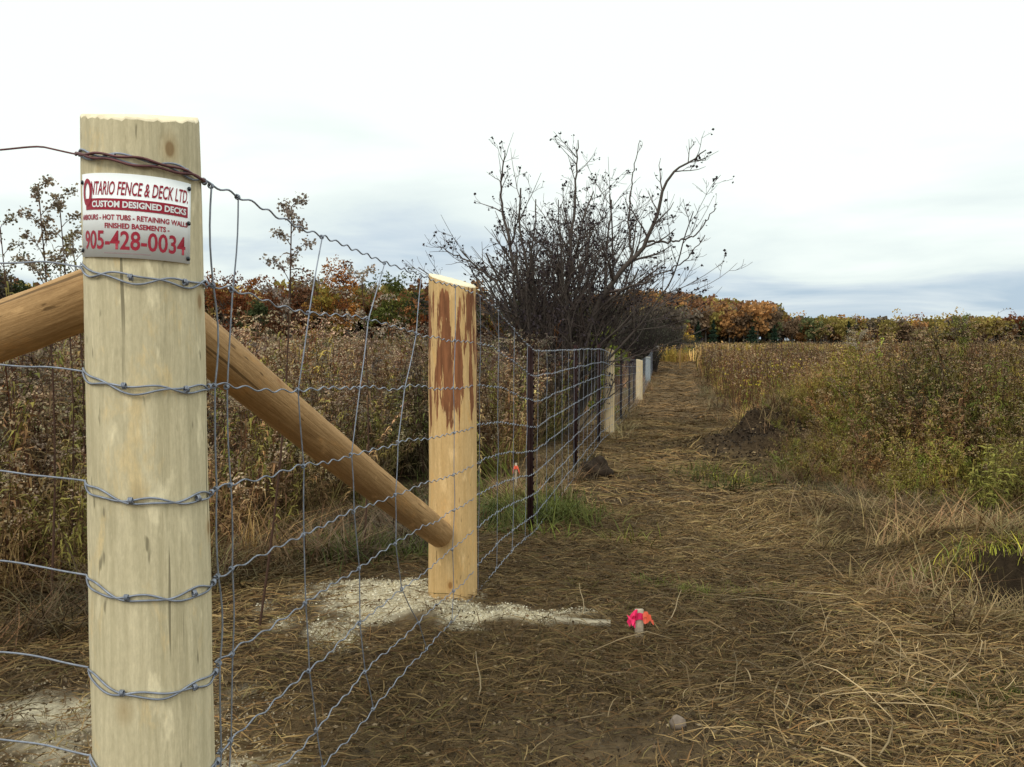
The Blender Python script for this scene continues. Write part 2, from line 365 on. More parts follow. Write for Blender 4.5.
def goldenrod(h, leafc, fluffc=FLUFF, nleaf=50, heads=6, fl=34, stem=(.10, .05, .035), leafL=.095, leafw=.0075, headh=.26, big=1.0, seg=2):
    q = Q(); bend = rng.uniform(-.12, .12, 2)
    u = np.linspace(0, 1, 6); P = np.stack([bend[0] * u ** 2 * h, bend[1] * u ** 2 * h, u * h], 1)
    q.tube(P, np.interp(u, [0, 1], [.0042, .0018]) * big, jit(stem), 3)
    for k in range(nleaf):
        a = rng.uniform(.12, .9); p = np.array([bend[0] * a * a * h, bend[1] * a * a * h, a * h])
        leafstrip(q, p, rng.uniform(0, 6.28), leafL * rng.uniform(.6, 1.3) * (1.2 - .5 * a), leafw * rng.uniform(.7, 1.4) * big, rng.uniform(.3, 1.5), jit(leafc, .4), seg)
    for k in range(heads):
        a = 1 - headh / h * rng.uniform(0, 1.0); p = np.array([bend[0] * a * a * h, bend[1] * a * a * h, a * h])
        az = rng.uniform(0, 6.28); Lh = headh * rng.uniform(.4, .85) * (1.25 - (a - (1 - headh / h)) / (headh / h) * .6)
        v = np.linspace(0, 1, 5); rr = Lh * (.75 * v); zz = Lh * (.75 * v - .55 * v * v)
        B = p + np.stack([math.cos(az) * rr, math.sin(az) * rr, zz], 1)
        q.tube(B, .0012 * big, jit(stem), 3)
        m = max(1, fl // heads); tt = rng.uniform(.2, 1, m)
        PP = np.stack([np.interp(tt, v, B[:, j]) for j in range(3)], 1) + rng.normal(size=(m, 3)) * .008 * big
        cards(q, PP, rng.uniform(.010, .022, m) * big, np.array([jit(fluffc, .3) for _ in range(m)]))
    return q.arr()
def tuft(h, n, c, spread=.5, w=.003, base=.06):
    q = Q()
    for k in range(n):
        az = rng.uniform(0, 6.28); out_ = rng.uniform(.05, spread) * h; hh = h * rng.uniform(.5, 1)
        droop = rng.uniform(0, .8); u = np.linspace(0, 1, 4)
        p0 = np.array([rng.normal() * base, rng.normal() * base, 0])
        P = p0 + np.stack([math.cos(az) * out_ * u ** 1.6 * 1.4, math.sin(az) * out_ * u ** 1.6 * 1.4, hh * (u - .55 * droop * u ** 3)], 1)
        W = np.array([-math.sin(az), math.cos(az), 0]) * (w * np.array([1, 1, .8, .2]))[:, None]
        q.strip(P, W, jit(c, .35))
    return q.arr()
def barestalk(h, c):
    q = Q(); u = np.linspace(0, 1, 5); b = rng.uniform(-.15, .15, 2)
    P = np.stack([b[0] * u ** 2 * h, b[1] * u ** 2 * h, u * h], 1); q.tube(P, np.linspace(.0045, .002, 5), jit(c), 3)
    for k in range(9):
        a = rng.uniform(.4, 1); p = np.array([np.interp(a, u, P[:, j]) for j in range(3)]); az = rng.uniform(0, 6.28); Lh = rng.uniform(.08, .22) * (1.3 - a)
        B = p + np.stack([np.cos(az) * Lh * np.array([0, .5, .7]), np.sin(az) * Lh * np.array([0, .5, .7]), Lh * np.array([0, .6, 1.3])], 1)
        q.tube(B, .0015, jit(c), 3); cards(q, B[1:] + 0, .014, jit(c, .4))
    return q.arr()
def bushy(h, leafc, fluffc, stems=7, nl=34):
    q = Q()
    for k in range(stems):
        az = rng.uniform(0, 6.28); le = rng.uniform(.1, .75); u = np.linspace(0, 1, 5); hh = h * rng.uniform(.7, 1.05)
        P = np.stack([math.cos(az) * le * hh * u ** 1.7, math.sin(az) * le * hh * u ** 1.7, hh * (u - .28 * le * u ** 3)], 1); q.tube(P, np.linspace(.004, .0018, 5), jit((.10, .06, .035)), 3)
        for m in range(nl):
            t_ = rng.uniform(.15, 1); p = np.array([np.interp(t_, u, P[:, j]) for j in range(3)]); leafstrip(q, p, rng.uniform(0, 6.28), .09 * rng.uniform(.6, 1.3), .0085, rng.uniform(.3, 1.4), jit(leafc, .4))
        cards(q, P[-1] + rng.normal(size=(16, 3)) * [.03, .03, .03], rng.uniform(.01, .024, 16), np.array([jit(fluffc, .3) for _ in range(16)]))
    return q.arr()
near = [goldenrod(1.25, BROWN), goldenrod(1.0, OLIVE), goldenrod(1.3, DARK, fl=36), goldenrod(1.1, TAN, nleaf=50), goldenrod(1.15, GREEN, OLIVE, nleaf=90, fl=30),
        goldenrod(1.3, OLIVE, fl=60, heads=10, nleaf=70), barestalk(1.3, RUST), barestalk(1.2, DARK), tuft(.75, 40, TAN, .6), tuft(.6, 46, (.16, .12, .045), .7), tuft(.5, 46, GREEN, .7), goldenrod(1.2, BROWN, FLUFF, heads=9, fl=110), bushy(.85, OLIVE, FLUFF), bushy(.75, BROWN, (.30, .235, .165)), bushy(.9, GREEN, TAN)]
lod = dict(nleaf=26, heads=5, fl=14, big=2.2, leafL=.11, leafw=.006, seg=1)
mid = [goldenrod(1.2, BROWN, **lod), goldenrod(1.1, OLIVE, **lod), goldenrod(1.25, TAN, **lod), goldenrod(1.15, GREEN, YELL, **lod), goldenrod(1.3, DARK, **lod), tuft(.7, 22, TAN, .6, .006), barestalk(1.25, RUST)]
def clump(hs, cs, n=26, rad=.8):
    q = Q(); m = n * 3
    for k in range(n):
        x, y = rng.normal(size=2) * rad * .5; h = hs * rng.uniform(.7, 1.05); c = jit(cs[rng.integers(len(cs))], .35)
        P = np.array([(x, y, 0), (x + rng.normal() * .08, y, h * .6), (x + rng.normal() * .12, y, h)]); q.strip(P, np.array([[.03, 0, 0], [.05, .02, 0], [.02, 0, 0]]), c)
        cards(q, P[2] + rng.normal(size=(2, 3)) * [.1, .1, .05], .07, np.array([jit(FLUFF, .3) for _ in range(2)]))
        cards(q, P[1] + rng.normal(size=(4, 3)) * [.12, .12, .25], .12, np.array([jit(cs[rng.integers(len(cs))], .3) for _ in range(4)]))
    return q.arr()
farc = [clump(1.15, [BROWN, OLIVE]), clump(1.1, [TAN, BROWN]), clump(1.2, [OLIVE, (.2, .16, .05)])]
def scatter_region(n, ymin, ymax, pxl, pxr, keep, power=1.0):
    """random ground spots in front of the camera between two depths, evenly per area"""
    u = rng.random(n); y = np.sqrt(ymin ** 2 + u * (ymax ** 2 - ymin ** 2)) if power == 1 else ymin * (ymax / ymin) ** u
    x = (rng.uniform(pxl, pxr, n) - 512) / F * y
    k = keep(x, y); return x[k], y[k]
def put(name, temps, x, y, weights, scl, hscale, label, lean=.12, tint=None):
    n = len(x); wt = np.array(weights, float)
    if wt.ndim == 1: tid = rng.choice(len(temps), n, p=wt / wt.sum())
    else:
        cum = np.cumsum(wt / wt.sum(1)[:, None], 1); tid = (rng.random(n)[:, None] > cum).sum(1).clip(0, len(temps) - 1)
    s = scl * rng.uniform(.62, 1.16, n) * hscale * (1 + .5 * fbm(x * .9 + 40, y * .5, 3))
    spc = fbm(x * 1.2 + 80, y * .8 + 9, 3)[:, None]
    tn = (1 + .35 * rng.uniform(-1, 1, (n, 1))) * (1 + .08 * rng.uniform(-1, 1, (n, 3)))
    tn = tn * (1 + spc * np.array([[1.3, 1.15, .9]])).clip(.45, 1.9)
    if tint is not None: tn = tn * tint
    return merge(name, temps, tid, np.stack([x, y, ground(x, y) - .02], 1), rng.uniform(0, 6.28, n), s, rng.normal(size=(n, 2)) * lean, tn, M_VEG, label=label, cat='weeds', kind='stuff')
# ---- right field
def rightedge(y): return np.interp(y, [3, 5, 6.2, 7.5, 9, 10.5, 12.5, 16, 30, 60], [3.6, 3.5, 3.0, 2.3, 2.05, 2.2, 2.25, 2.3, 2.5, 2.6])
def keepR(x, y):
    s = x - line_x(y); m = s > rightedge(y) + .35 * fbm(x * 1.5, y * 1.5, 3)
    m &= ~((gauss(x, y, 2.9, 10.4, .75, .8) > .45) & (x < 3.1))
    return m
def clumpw(x, y, base, alt, f=.7, sh=0):
    k = sstep(-.15, .2, fbm(x * f + sh, y * f + 5, 3))[:, None]
    return np.array(base) * (1 - k) + np.array(alt) * k
x, y = scatter_region(4800, 5.2, 15, 640, 1180, keepR)
hs = sstep(0, 1.1, (x - line_x(y)) - rightedge(y)) * .45 + .55; hs *= np.interp(y, [5, 7, 9], [.8, .9, 1]); hs *= np.interp(y, [8, 9.5, 13, 15], [.92, .76, .74, .85]) * (1 + .10 * gauss(512 + F * x / y, y, 955, 9.5, 60, 2.5))
wts = clumpw(x, y, [2.5, 2, 2.5, 1.6, .8, 1.6, 1.2, .8, .8, 1.5, .4, 1.8, 3, 5, .8], [.8, 2, .8, .8, 3.5, 2.5, .3, .2, .4, 1.5, .8, .6, 6, 2, 3])
put('weeds', near, x, y, wts, .93, hs, 'tall brown and olive goldenrod gone to seed along the right of the track', .26, np.array([1.12, 1.04, .82]))
x, y = scatter_region(9000, 15, 45, 655, 1150, keepR)
put('weeds', mid, x, y, clumpw(x, y, [3, 2, 1.5, 1, 2, 1, .8], [1, 3, 1.2, 3.5, 1, 1, .3], .4), .95, np.interp(y, [15, 25, 45], [.84, .95, 1.08]), 'drying goldenrod field farther up the right of the track', .12, np.array([1.22, 1.12, .88]))
x, y = scatter_region(6500, 45, 210, 640, 1150, lambda x, y: x - line_x(y) > np.interp(y, [45, 62, 64], [2.6, 2.6, -60]))
put('weeds', farc, x, y, [1, 1, 1], 1.1, np.interp(y, [45, 60, 140], [1, .8, .9]), 'distant tan field reaching to the autumn wood', .05, np.array([1.2, 1.1, .88]))
# ---- left field
def ymin_left(x): return np.clip(5.3 + (x + 1) * 1.15, 3.7, 6.2)
def keepL(x, y): s = x - line_x(y); return (s < -.45 - .25 * sstep(6, 9, y)) & (y > ymin_left(x) + .4 * fbm(x * 1.7, y * 1.7, 3)) & ~((s > -1.6) & (y > 5) & (y < 8.2))
x, y = scatter_region(6200, 3.7, 13, -120, 560, keepL)
hs = np.interp(y - ymin_left(x), [0, .8, 3], [.75, 1.0, 1.12])
put('weeds', near, x, y, clumpw(x, y, [4, 1, 4, 2.5, .3, 2, 2.5, 2, 2.5, 2, .1, 6, .5, 3.5, 0], [3, 3, 2, 3, 1.0, 2, 1, 1, 2.5, 2, .2, 3.5, 2, 3, .3]), .96, hs, 'dense brown goldenrod and dead grass standing behind the wire fence', .2, np.array([1.22, 1.2, 1.1]))
x, y = scatter_region(6000, 13, 45, -60, 640, lambda x, y: x - line_x(y) < -.8)
put('weeds', mid, x, y, clumpw(x, y, [4, 1, 1.5, .4, 3, 1, 2], [2, 3, 2, 1, 1, 1.5, 1], .4), 1.0, .98, 'drying weed field farther left behind the fence', .12, np.array([1.25, 1.12, 1.02]))
x, y = scatter_region(3500, 45, 150, -40, 660, lambda x, y: x - line_x(y) < -1.2)
put('weeds', farc, x, y, [1.4, 1, .5], 1.15, 1.05, 'far weed field before the left wood', .05)

# ------------------------------------------------------------------ litter of mown stalks
def ymax_(r_): return r_[1]
def litter(name, n, reg, lenr, w, label, keep=lambda x, y: x > -99, pal=None, lift=.03, dirbias=None, curl=.14, up=.08):
    x, y = scatter_region(n, *reg, keep); n = len(x)
    Ln = rng.uniform(*lenr, n) * rng.uniform(.5, 1, n)
    az = rng.uniform(0, 2 * PI, n)
    if dirbias is not None:
        a0 = dirbias + 1.6 * fbm(x * .8, y * .8, 2); az = np.where(rng.random(n) < .30, a0 + rng.normal(size=n) * .6, az)
    el = np.abs(rng.normal(size=n)) * up
    d = np.stack([np.cos(az), np.sin(az)], 1); prp = np.stack([-d[:, 1], d[:, 0]], 1); k = 6 if w > .002 and ymax_(reg) < 8 else 4
    u = np.linspace(0, 1, k); cv = rng.normal(size=n) * curl
    XY = np.stack([x, y], 1)[:, None] + d[:, None] * (Ln[:, None] * u)[..., None] + prp[:, None] * ((cv * Ln)[:, None] * u ** 2)[..., None]
    z = ground(XY[..., 0], XY[..., 1]) + .004 + rng.random(n)[:, None] * lift + (el * Ln)[:, None] * np.sin(u * PI * rng.uniform(.5, 1, (n, 1)))
    P = np.concatenate([XY, z[..., None]], -1)
    wv = (w * rng.uniform(.5, 1.5, n))[:, None] * np.interp(u, [0, .33, .66, 1], [.8, 1, .9, .35])[None]
    tw = rng.uniform(-1, 1, n); W = np.concatenate([prp * np.cos(tw)[:, None], np.sin(tw)[:, None]], 1)[:, None] * wv[..., None]
    V = np.stack([P - W, P + W], 2).reshape(-1, 3)
    f = (np.arange(n)[:, None, None] * (2 * k) + (np.arange(k - 1) * 2)[None, :, None] + np.array([0, 1, 3, 2])[None, None]).reshape(-1, 4)
    pal = np.array(pal); c = pal[rng.integers(len(pal), size=n)] * rng.uniform(.45, 1.2, (n, 1))
    # patches of older, darker thatch and fresher straw
    patch = .55 + .65 * sstep(-.2, .35, fbm(x * 1.1 + 9, y * .8, 4)); c = c * patch[:, None] * [1.08, 1.0, .84]
    o = link(name, quadmesh(name, V, f, np.repeat(c, 2 * k, 0)), M_STRAW); tag(o, label, 'dead grass', kind='stuff'); return o
STRAW = [(.25, .175, .085), (.20, .135, .06), (.155, .10, .048), (.32, .235, .12), (.11, .075, .04), (.13, .09, .05), (.19, .11, .05), (.17, .14, .06)]
openk = lambda x, y: (np.exp(-chipm(x, y) * 1.6) > rng.random(len(x))) & (gauss(x, y, .35, 2.6, .6, .28) < rng.uniform(.25, 1.1, len(x))) & (gauss(x, y, 2.6, 4.06, .55, .13) < .5) & ~((gauss(x, y, 2.9, 10.4, .7, .7) > .4))
litter('straw', 170000, (2.3, 7, -60, 1090), (.02, .16), .0014, 'mown dead grass matted over the near track', openk, STRAW, dirbias=.1)
litter('straw', 60000, (7, 18, 380, 1090), (.08, .32), .003, 'mown dead grass along the track', lambda x, y: (x - line_x(y) > -.5) & (gauss(x, y, 2.9, 10.4, .7, .7) < .4), STRAW, dirbias=.1)
litter('straw', 26000, (18, 64, 560, 800), (.2, .6), .008, 'mown dead grass on the far track', lambda x, y: (x - line_x(y) > -.5) & (x - line_x(y) < 3.4), [(.24, .15, .07), (.18, .115, .055), (.13, .085, .045)], dirbias=.1)
STALK = [(.23, .17, .10), (.175, .125, .07), (.14, .10, .055), (.30, .235, .15)]
rk = lambda x, y: (sstep(.1, .7, fbm(x * 1.2 + 3, y * 1.2, 3) + .35 * sstep(.2, 1.6, x)) > rng.random(len(x)))
litter('straw', 2600, (2.35, 7.5, -40, 1090), (.2, .6), .0017, 'pale broken weed stalks lying over the thatch', lambda x, y: openk(x, y) & rk(x, y), STALK, lift=.05, dirbias=.6, curl=.12, up=.15)
litter('straw', 1500, (2.3, 4.6, 520, 1090), (.12, .45), .0019, 'thick clump of bleached stalks in the near right thatch', lambda x, y: gauss(x, y, 1.3, 2.95, .75, .55) > rng.random(len(x)), STALK, lift=.05, dirbias=.7, curl=.25, up=.16)
def flakes(n, reg, sz, label, cols, keep=lambda x, y: x > -99):
    x, y = scatter_region(n, *reg, keep); n = len(x); q = Q(); cc = np.array(cols)
    cards(q, np.stack([x, y, ground(x, y) + rng.uniform(.002, .02, n)], 1), rng.uniform(*sz, n), cc[rng.integers(len(cc), size=n)] * rng.uniform(.6, 1.3, (n, 1)), .75, .6)
    o = link('leaf_litter', q.mesh('leaf_litter'), M_STRAW); tag(o, label, 'leaf litter', kind='stuff')
flakes(110000, (2.3, 8, -60, 1090), (.006, .026), 'small broken leaves and chaff in the thatch', keep=openk, cols=[(.15, .095, .05), (.10, .065, .038), (.20, .14, .075), (.12, .07, .035), (.24, .18, .11), (.07, .05, .03)])
flakes(26000, (8, 30, 420, 900), (.02, .06), 'broken leaves and chaff on the track', [(.19, .12, .06), (.13, .085, .045), (.24, .165, .085), (.09, .06, .035)], lambda x, y: (x - line_x(y) > -.6) & (x - line_x(y) < 3))
# grass tufts standing in the thatch
gt = [tuft(.10, 26, (.125, .14, .03), .8, .0022, .05), tuft(.13, 26, (.12, .13, .03), .9, .0022, .06), tuft(.09, 20, YELL, .9, .002, .05)]
def grass(n, cx, cy, sx, sy, label, s=1.0, ww=(1, 1, .3), temps=gt):
    x = cx + rng.normal(size=n) * sx; y = cy + rng.normal(size=n) * sy
    o = put('grass', temps, x, y, ww, s, 1.0, label); o['category'] = 'grass'
gp_ = at(712, 597, 4.1); grass(60, gp_[0], 4.15, .22, .14, 'small green grass patch in the middle of the thatch', .7, (.4, 1, .6))
grass(100, at(1000, 690, 2.9)[0], 2.93, .16, .14, 'bright green grass patch at the near right edge', .6, (1, 1, .2))
grass(70, .12, 6.45, .26, .40, 'green grass around the foot of the first steel post', 1.5, (1, .8, 0))
grass(60, -.35, 6.9, .4, .45, 'green grass between the peeled post and the first steel post', 1.4, (1, .8, .2))
grass(50, -.9, 5.0, .25, .2, 'green sprigs under the brace rail', 1.5)
grass(45, 2.5, 4.2, .30, .06, 'yellow green grass hanging over the dark hollow', .9, (.2, .6, 1.6))
grass(40, 2.2, 8.2, .5, .6, 'dull green grass at the foot of the bank', 1.4, (.6, 1, .6))
tt = [tuft(.30, 40, (.22, .16, .085), .9, .0022, .07), tuft(.26, 40, (.17, .13, .06), 1.1, .0026, .08), tuft(.3, 34, BROWN, 1.0, .003, .08)]
x, y = scatter_region(620, 3.6, 10, 480, 1090, lambda x, y: ((x - line_x(y) > 1.9 - .0 * y) & (x - line_x(y) < rightedge(y) + .5) & (rng.random(len(x)) < .8)) | ((x - line_x(y) > -.5) & (x - line_x(y) < .2) & (y > 6.6) & (rng.random(len(x)) < .8)))
o = put('grass', tt, x, y, [1, 1, 1], 1.0, 1.0, 'dead grass tufts along both edges of the track', .3); o['category'] = 'grass'
x, y = scatter_region(900, 10, 45, 480, 800, lambda x, y: ((x - line_x(y) > 1.9) & (x - line_x(y) < 2.9)) | ((x - line_x(y) > -.6) & (x - line_x(y) < .3)))
o = put('grass', tt, x, y, [1, 1, 1], 1.5, 1.0, 'dead grass tufts along the far fence and track edge', .3); o['category'] = 'grass'
x, y = scatter_region(420, 3.2, 6.5, -60, 440, lambda x, y: (x - line_x(y) < -.4) & (y > ymin_left(x) - .9))
o = put('grass', tt, x, y, [1, 1, 2], 1.1, 1.0, 'dead tangled grass behind the fence', .4); o['category'] = 'grass'
# wood chips and limestone crumbs
def crumbs(name, n, label, box, keep, sz=(.004, .013), cols=((.72, .65, .48), (.58, .5, .34), (.8, .74, .6))):
    x = rng.uniform(box[0], box[1], n); y = rng.uniform(box[2], box[3], n); k = keep(x, y) > rng.random(n); x = x[k]; y = y[k]; n = len(x)
    q = Q(); P = np.stack([x, y, ground(x, y) + rng.uniform(.002, .012, n)], 1); cc = np.array(cols)
    cards(q, P, rng.uniform(*sz, n), cc[rng.integers(len(cc), size=n)] * rng.uniform(.7, 1.1, (n, 1)), .6, .7)
    cards(q, P + [0, 0, .003], rng.uniform(*sz, n), cc[rng.integers(len(cc), size=n)] * rng.uniform(.7, 1.1, (n, 1)), .9, .7)
    o = link(name, q.mesh(name), M_STRAW); tag(o, label, 'wood chips', kind='stuff')
crumbs('wood_chips', 26000, 'pale wood chips and dust spread round the peeled post', (-1.3, .6, 3.0, 4.6), lambda x, y: sstep(.4, 1.0, chipm(x, y) + 1.5 * fbm(x * 2.6, y * 3.4, 2) + 1.2 * fbm(x * 9, y * 9, 4)) * sstep(.08, .4, chipm(x, y)))
crumbs('wood_chips', 12000, 'pale chips and gravel on the ground at the near left', (-2.2, -.3, 1.7, 3.1), lambda x, y: sstep(.1, .9, chipm(x, y) + .6 * fbm(x * 6, y * 6, 4)), (.004, .011), ((.45, .36, .24), (.55, .47, .33), (.36, .3, .22)))
crumbs('soil_crumbs', 16000, 'brown soil crumbs on the bare near ground', (-.4, 2.4, 2.2, 4.2), lambda x, y: .25 + .5 * gauss(x, y, .95, 2.75, 1.2, .4), (.004, .014), ((.07, .048, .03), (.10, .07, .045), (.05, .035, .022)))
crumbs('soil_crumbs', 9000, 'dark clods of soil on the dug mound beside the track', (1.6, 4.6, 9.2, 12.8), lambda x, y: gauss(x, y, 3.0, 10.5, .9, .9), (.015, .045), ((.03, .02, .014), (.036, .025, .017), (.042, .03, .02)))

# ------------------------------------------------------------------ wooden posts
def round_post(name, base, r, h, m, label, group, slant=(0, 0), taper=.03, seed=0, bulge=.012, dome=.006, flat=0.0, deep=.35, facet=0):
    o = empty(name, base, label, 'fence post', group)
    k = 96; nz = 120 if facet else 40; rg = np.random.default_rng(seed)
    a = np.arange(k) / k * 2 * PI; zz = np.linspace(-deep, h, nz)
    ph = rg.uniform(0, 6.28, 6)
    V = []
    for z in zz:
        fq_ = 1 + facet * .012 * (np.abs(np.sin(4.5 * a + ph[4] + .25 * math.sin(z * 3))) - .5)
        rr = fq_ * r * (1 + taper * (1 - z / h)) * (1 + bulge * (np.sin(2 * a + ph[0] + z * .7) + .7 * np.sin(3 * a + ph[1] + z * 1.6) + .5 * np.sin(5 * a + ph[2] - z * 2.2)) + .5 * bulge * math.sin(z * 6 + ph[3]))
        if facet:
            rr = rr + facet * (.0022 * fbm(np.cos(a) * 5 + z * 2.2 + seed, np.sin(a) * 5 + z * 5, 3) + .0016 * np.abs(fbm(np.cos(a) * 9 + seed, np.sin(a) * 9 + z * 1.2, 2)) + .004 * fbm(np.cos(a) * 1.6 + z * 2.6, np.sin(a) * 1.6 + seed, 2))
        top = (z - h * .9) / (h * .1) if z > h * .9 else 0
        zz_ = z + top * (slant[0] * np.cos(a) + slant[1] * np.sin(a)) * r
        V.append(np.stack([rr * np.cos(a), rr * np.sin(a), np.broadcast_to(zz_, a.shape)], 1))
    V = np.vstack(V)
    V[-k:, 2] += .0015 * facet * rg.normal(size=k)
    i = np.arange(nz - 1)[:, None] * k; j = np.arange(k)[None]
    fc = np.stack([i + j, i + (j + 1) % k, i + k + (j + 1) % k, i + k + j], -1).reshape(-1, 4)
    me = quadmesh('post_shaft', V, fc, None, True); link('shaft', me, m, o)
    # sawn end: rings of quads up to the middle
    ring = V[-k:]; c = ring.mean(0); Vs = [ring]; 
    for f_ in (.985, .6, .02):
        q_ = c + (ring - c) * f_; q_[:, 2] += dome * (1 - f_) + (.004 if f_ < .99 else .002); Vs.append(q_)
    Vs = np.vstack(Vs); i = np.arange(3)[:, None] * k
    fc = np.stack([i + j, i + (j + 1) % k, i + k + (j + 1) % k, i + k + j], -1).reshape(-1, 4)
    link('sawn_top', quadmesh('sawn_top', Vs, fc, None, False), M_END, o)
    return o
P1 = (-.719, 1.71); R1 = .105
round_post('fence_post', (*P1, 0), R1, 1.648, M_POST1, 'thick pale corner post nearest the camera, carrying the white sign', None, seed=3, slant=(-.055, .25), taper=.085, bulge=.008, facet=1)
P2 = (-.275, 4.0); R2 = .108
round_post('fence_post', (*P2, 0), R2, 1.49, M_POST2, 'peeled yellow post with brown bark streaks where the brace rail ends', None, seed=5, slant=(-.27, .15), taper=.05, bulge=.016, dome=0, facet=.7)
def yof(px, off=-.03):      # depth at which the fence line crosses a given column
    k = (px - 512) / F; return (-.17 - .728 + off) / (k - .182)
wg = 'slim wooden posts farther along the fence'
def farpost(px, base, top, wpx, m, label, sl=(0, 0)):
    y = yof(px, -.06); z0 = at(px, base, y)[2]; z1 = at(px, top, y)[2]; g = float(ground(np.array([line_x(y)]), np.array([y]))[0])
    round_post('fence_post', (float((px - 512) / F * y), y, g), wpx / F * y / 2, z1 - g, m, label, wg, slant=sl, seed=int(px), deep=.2)
farpost(609.5, 437, 350, 10, M_POST3, 'pale wooden post between the third and fourth dark steel posts', (-.3, -.2))
farpost(639.5, 403, 360, 6.5, M_POST3, 'second slim pale wooden post up the fence, left of the grey ones', (-.2, 0))
farpost(648, 385, 357, 5, M_POSTG, 'nearest of the three bluish grey weathered posts at the far fence end')
farpost(653, 371, 348, 4, M_POSTG, 'middle of the three bluish grey weathered posts at the far fence end')
farpost(657.5, 362, 346, 3.2, M_POSTG, 'farthest of the three bluish grey weathered posts at the far fence end')
# ------------------------------------------------------------------ steel T posts
tq = Q(); hT = 1.31
def steel(name, x, y, z, h, label):
    o = empty(name, (x, y, z), label, 'fence post', 'dark steel posts of the wire fence', rz=-.18)
    q = Q(); c = (.03, .014, .012)
    q.box((-.004, -.022, -.3), (.004, .022, h), c); q.box((-.036, -.0035, -.3), (-.0045, .0035, h - .003), c)
    for k in range(int(h / .055)):
        zz = .06 + k * .055; q.box((.0035, -.006, zz), (.013, .006, zz + .018), c)
    link('shaft', q.mesh('tpost'), M_TPOST, o)
    return o
tl = ['nearest dark steel post, right of the peeled wooden post', 'second dark steel post, standing by the dark clump of earth', 'third dark steel post, just left of the pale wooden post', 'fourth dark steel post, first beyond the pale wooden post', 'fifth dark steel post, just left of the second slim wooden post', 'sixth dark steel post, faint, among the far fence wires']
for (px, base, top), lb in zip([(532.5, 537, 347), (577, 475, 345), (600, 442, 344), (622, 420, 350), (630, 411, 353), (634.5, 406, 355)], tl):
    y = yof(px, -.035); x = (px - 512) / F * y; g = float(ground(np.array([x]), np.array([y]))[0]); steel('steel_post', x, y, g, at(px, top, y)[2] - g, lb)
# ------------------------------------------------------------------ brace rails
def rail(name, a, b, r0, r1, label, seed):
    a = Vector(a); b = Vector(b); d = b - a; Ln = d.length
    o = empty(name, a, label, 'brace rail', 'round brace rails of the corner post')
    k = 48; nz = 140; rg = np.random.default_rng(seed); an = np.arange(k) / k * 2 * PI; ph = rg.uniform(0, 6.28, 4); V = []
    Z = np.concatenate([[0, 0, 0], np.linspace(0, 1, nz), [1, 1, 1]]); SC = np.concatenate([[.02, .7, .93], np.ones(nz), [.9, .62, .02]]); OFF = np.concatenate([[-.02, -.014, -.008], np.zeros(nz), [.018, .035, .042]])
    for t_, s_, o_ in zip(Z, SC, OFF):
        rr = (r0 + (r1 - r0) * t_) * s_ * (1 + .02 * np.sin(2 * an + ph[0] + t_ * 5) + .012 * np.sin(3 * an + ph[1] - t_ * 9) + .01 * math.sin(t_ * 17 + ph[2]) + .03 * fbm(np.cos(an) * 2.5 + t_ * 9, np.sin(an) * 2.5 + t_ * 22 + seed, 3))
        V.append(np.stack([rr * np.cos(an) + .012 * math.sin(t_ * 3.1), rr * np.sin(an), np.full(k, t_ * Ln + o_)], 1))
    V = np.vstack(V); nn = len(Z); i = np.arange(nn - 1)[:, None] * k; j = np.arange(k)[None]
    fc = np.stack([i + j, i + (j + 1) % k, i + k + (j + 1) % k, i + k + j], -1).reshape(-1, 4)
    s = link('shaft', quadmesh('rail', V, fc, None, True), M_RAIL, o)
    s.rotation_euler = d.to_track_quat('Z', 'Y').to_euler()
ra = Vector(at(165, 312, 1.86)); rb = Vector(at(440, 534, 3.86))
rail('brace_rail', ra, rb, .058, .060, 'round brown brace rail sloping down right to the foot of the peeled post', 4)
la = Vector(at(110, 290, 1.80)); lb_ = Vector(at(-330, 462, 2.15))
rail('brace_rail', la, lb_, .060, .064, 'round brown brace rail sloping down left out of the picture behind the corner post', 9)

# ------------------------------------------------------------------ woven wire fence
ROW_PX = [  # (px, py) marks along each wire of the first panel
 [(200, 180), (240, 197), (323, 237), (385, 263), (421, 277), (460, 288)],
 [(203, 283), (233, 290), (278, 306), (309, 313), (368, 320), (429, 337), (460, 341)],
 [(205, 385), (225, 387), (297, 390), (359, 388), (404, 388), (460, 388)],
 [(206, 491), (228, 485), (302, 466), (349, 455), (397, 442), (460, 432)],
 [(207, 580), (228, 569), (301, 535), (352, 512), (394, 495), (426, 483), (460, 473)],
 [(208, 668), (228, 654), (301, 604), (358, 568), (394, 544), (426, 525), (460, 507)],
 [(209, 756), (223, 742), (306, 670), (354, 626), (400, 589), (447, 553), (462, 541)],
 [(211, 826), (277, 767), (312, 730), (362, 672), (417, 623), (462, 582)],
 [(213, 895), (319, 767), (380, 698), (439, 634), (465, 607)]]
Hrow = [1.26, 1.09, .92, .75, .59, .44, .30, .16, .05]
def wy_of(px):
    k = (px - 512) / F; return -.9615 / (k - .198)
def row_z(r, y):
    Ym = [wy_of(p[0]) for p in ROW_PX[r]]; Zm = [at(p[0], p[1], yy)[2] for p, yy in zip(ROW_PX[r], Ym)]
    y = np.asarray(y, float); z1 = np.interp(y, Ym, Zm)
    g = np.interp(y, GY, GZ); z2 = g + Hrow[r]
    t_ = sstep(Ym[-1], 5.84, y); return z1 * (1 - t_) + z2 * t_
wf = empty('wire_fence', (float(wire_x(1.75)), 1.75, 0), 'long galvanised woven wire fence running from the corner post up the track', 'wire fence')
O = np.array([float(wire_x(1.75)), 1.75, 0])
GREY = (.3, .33, .38)
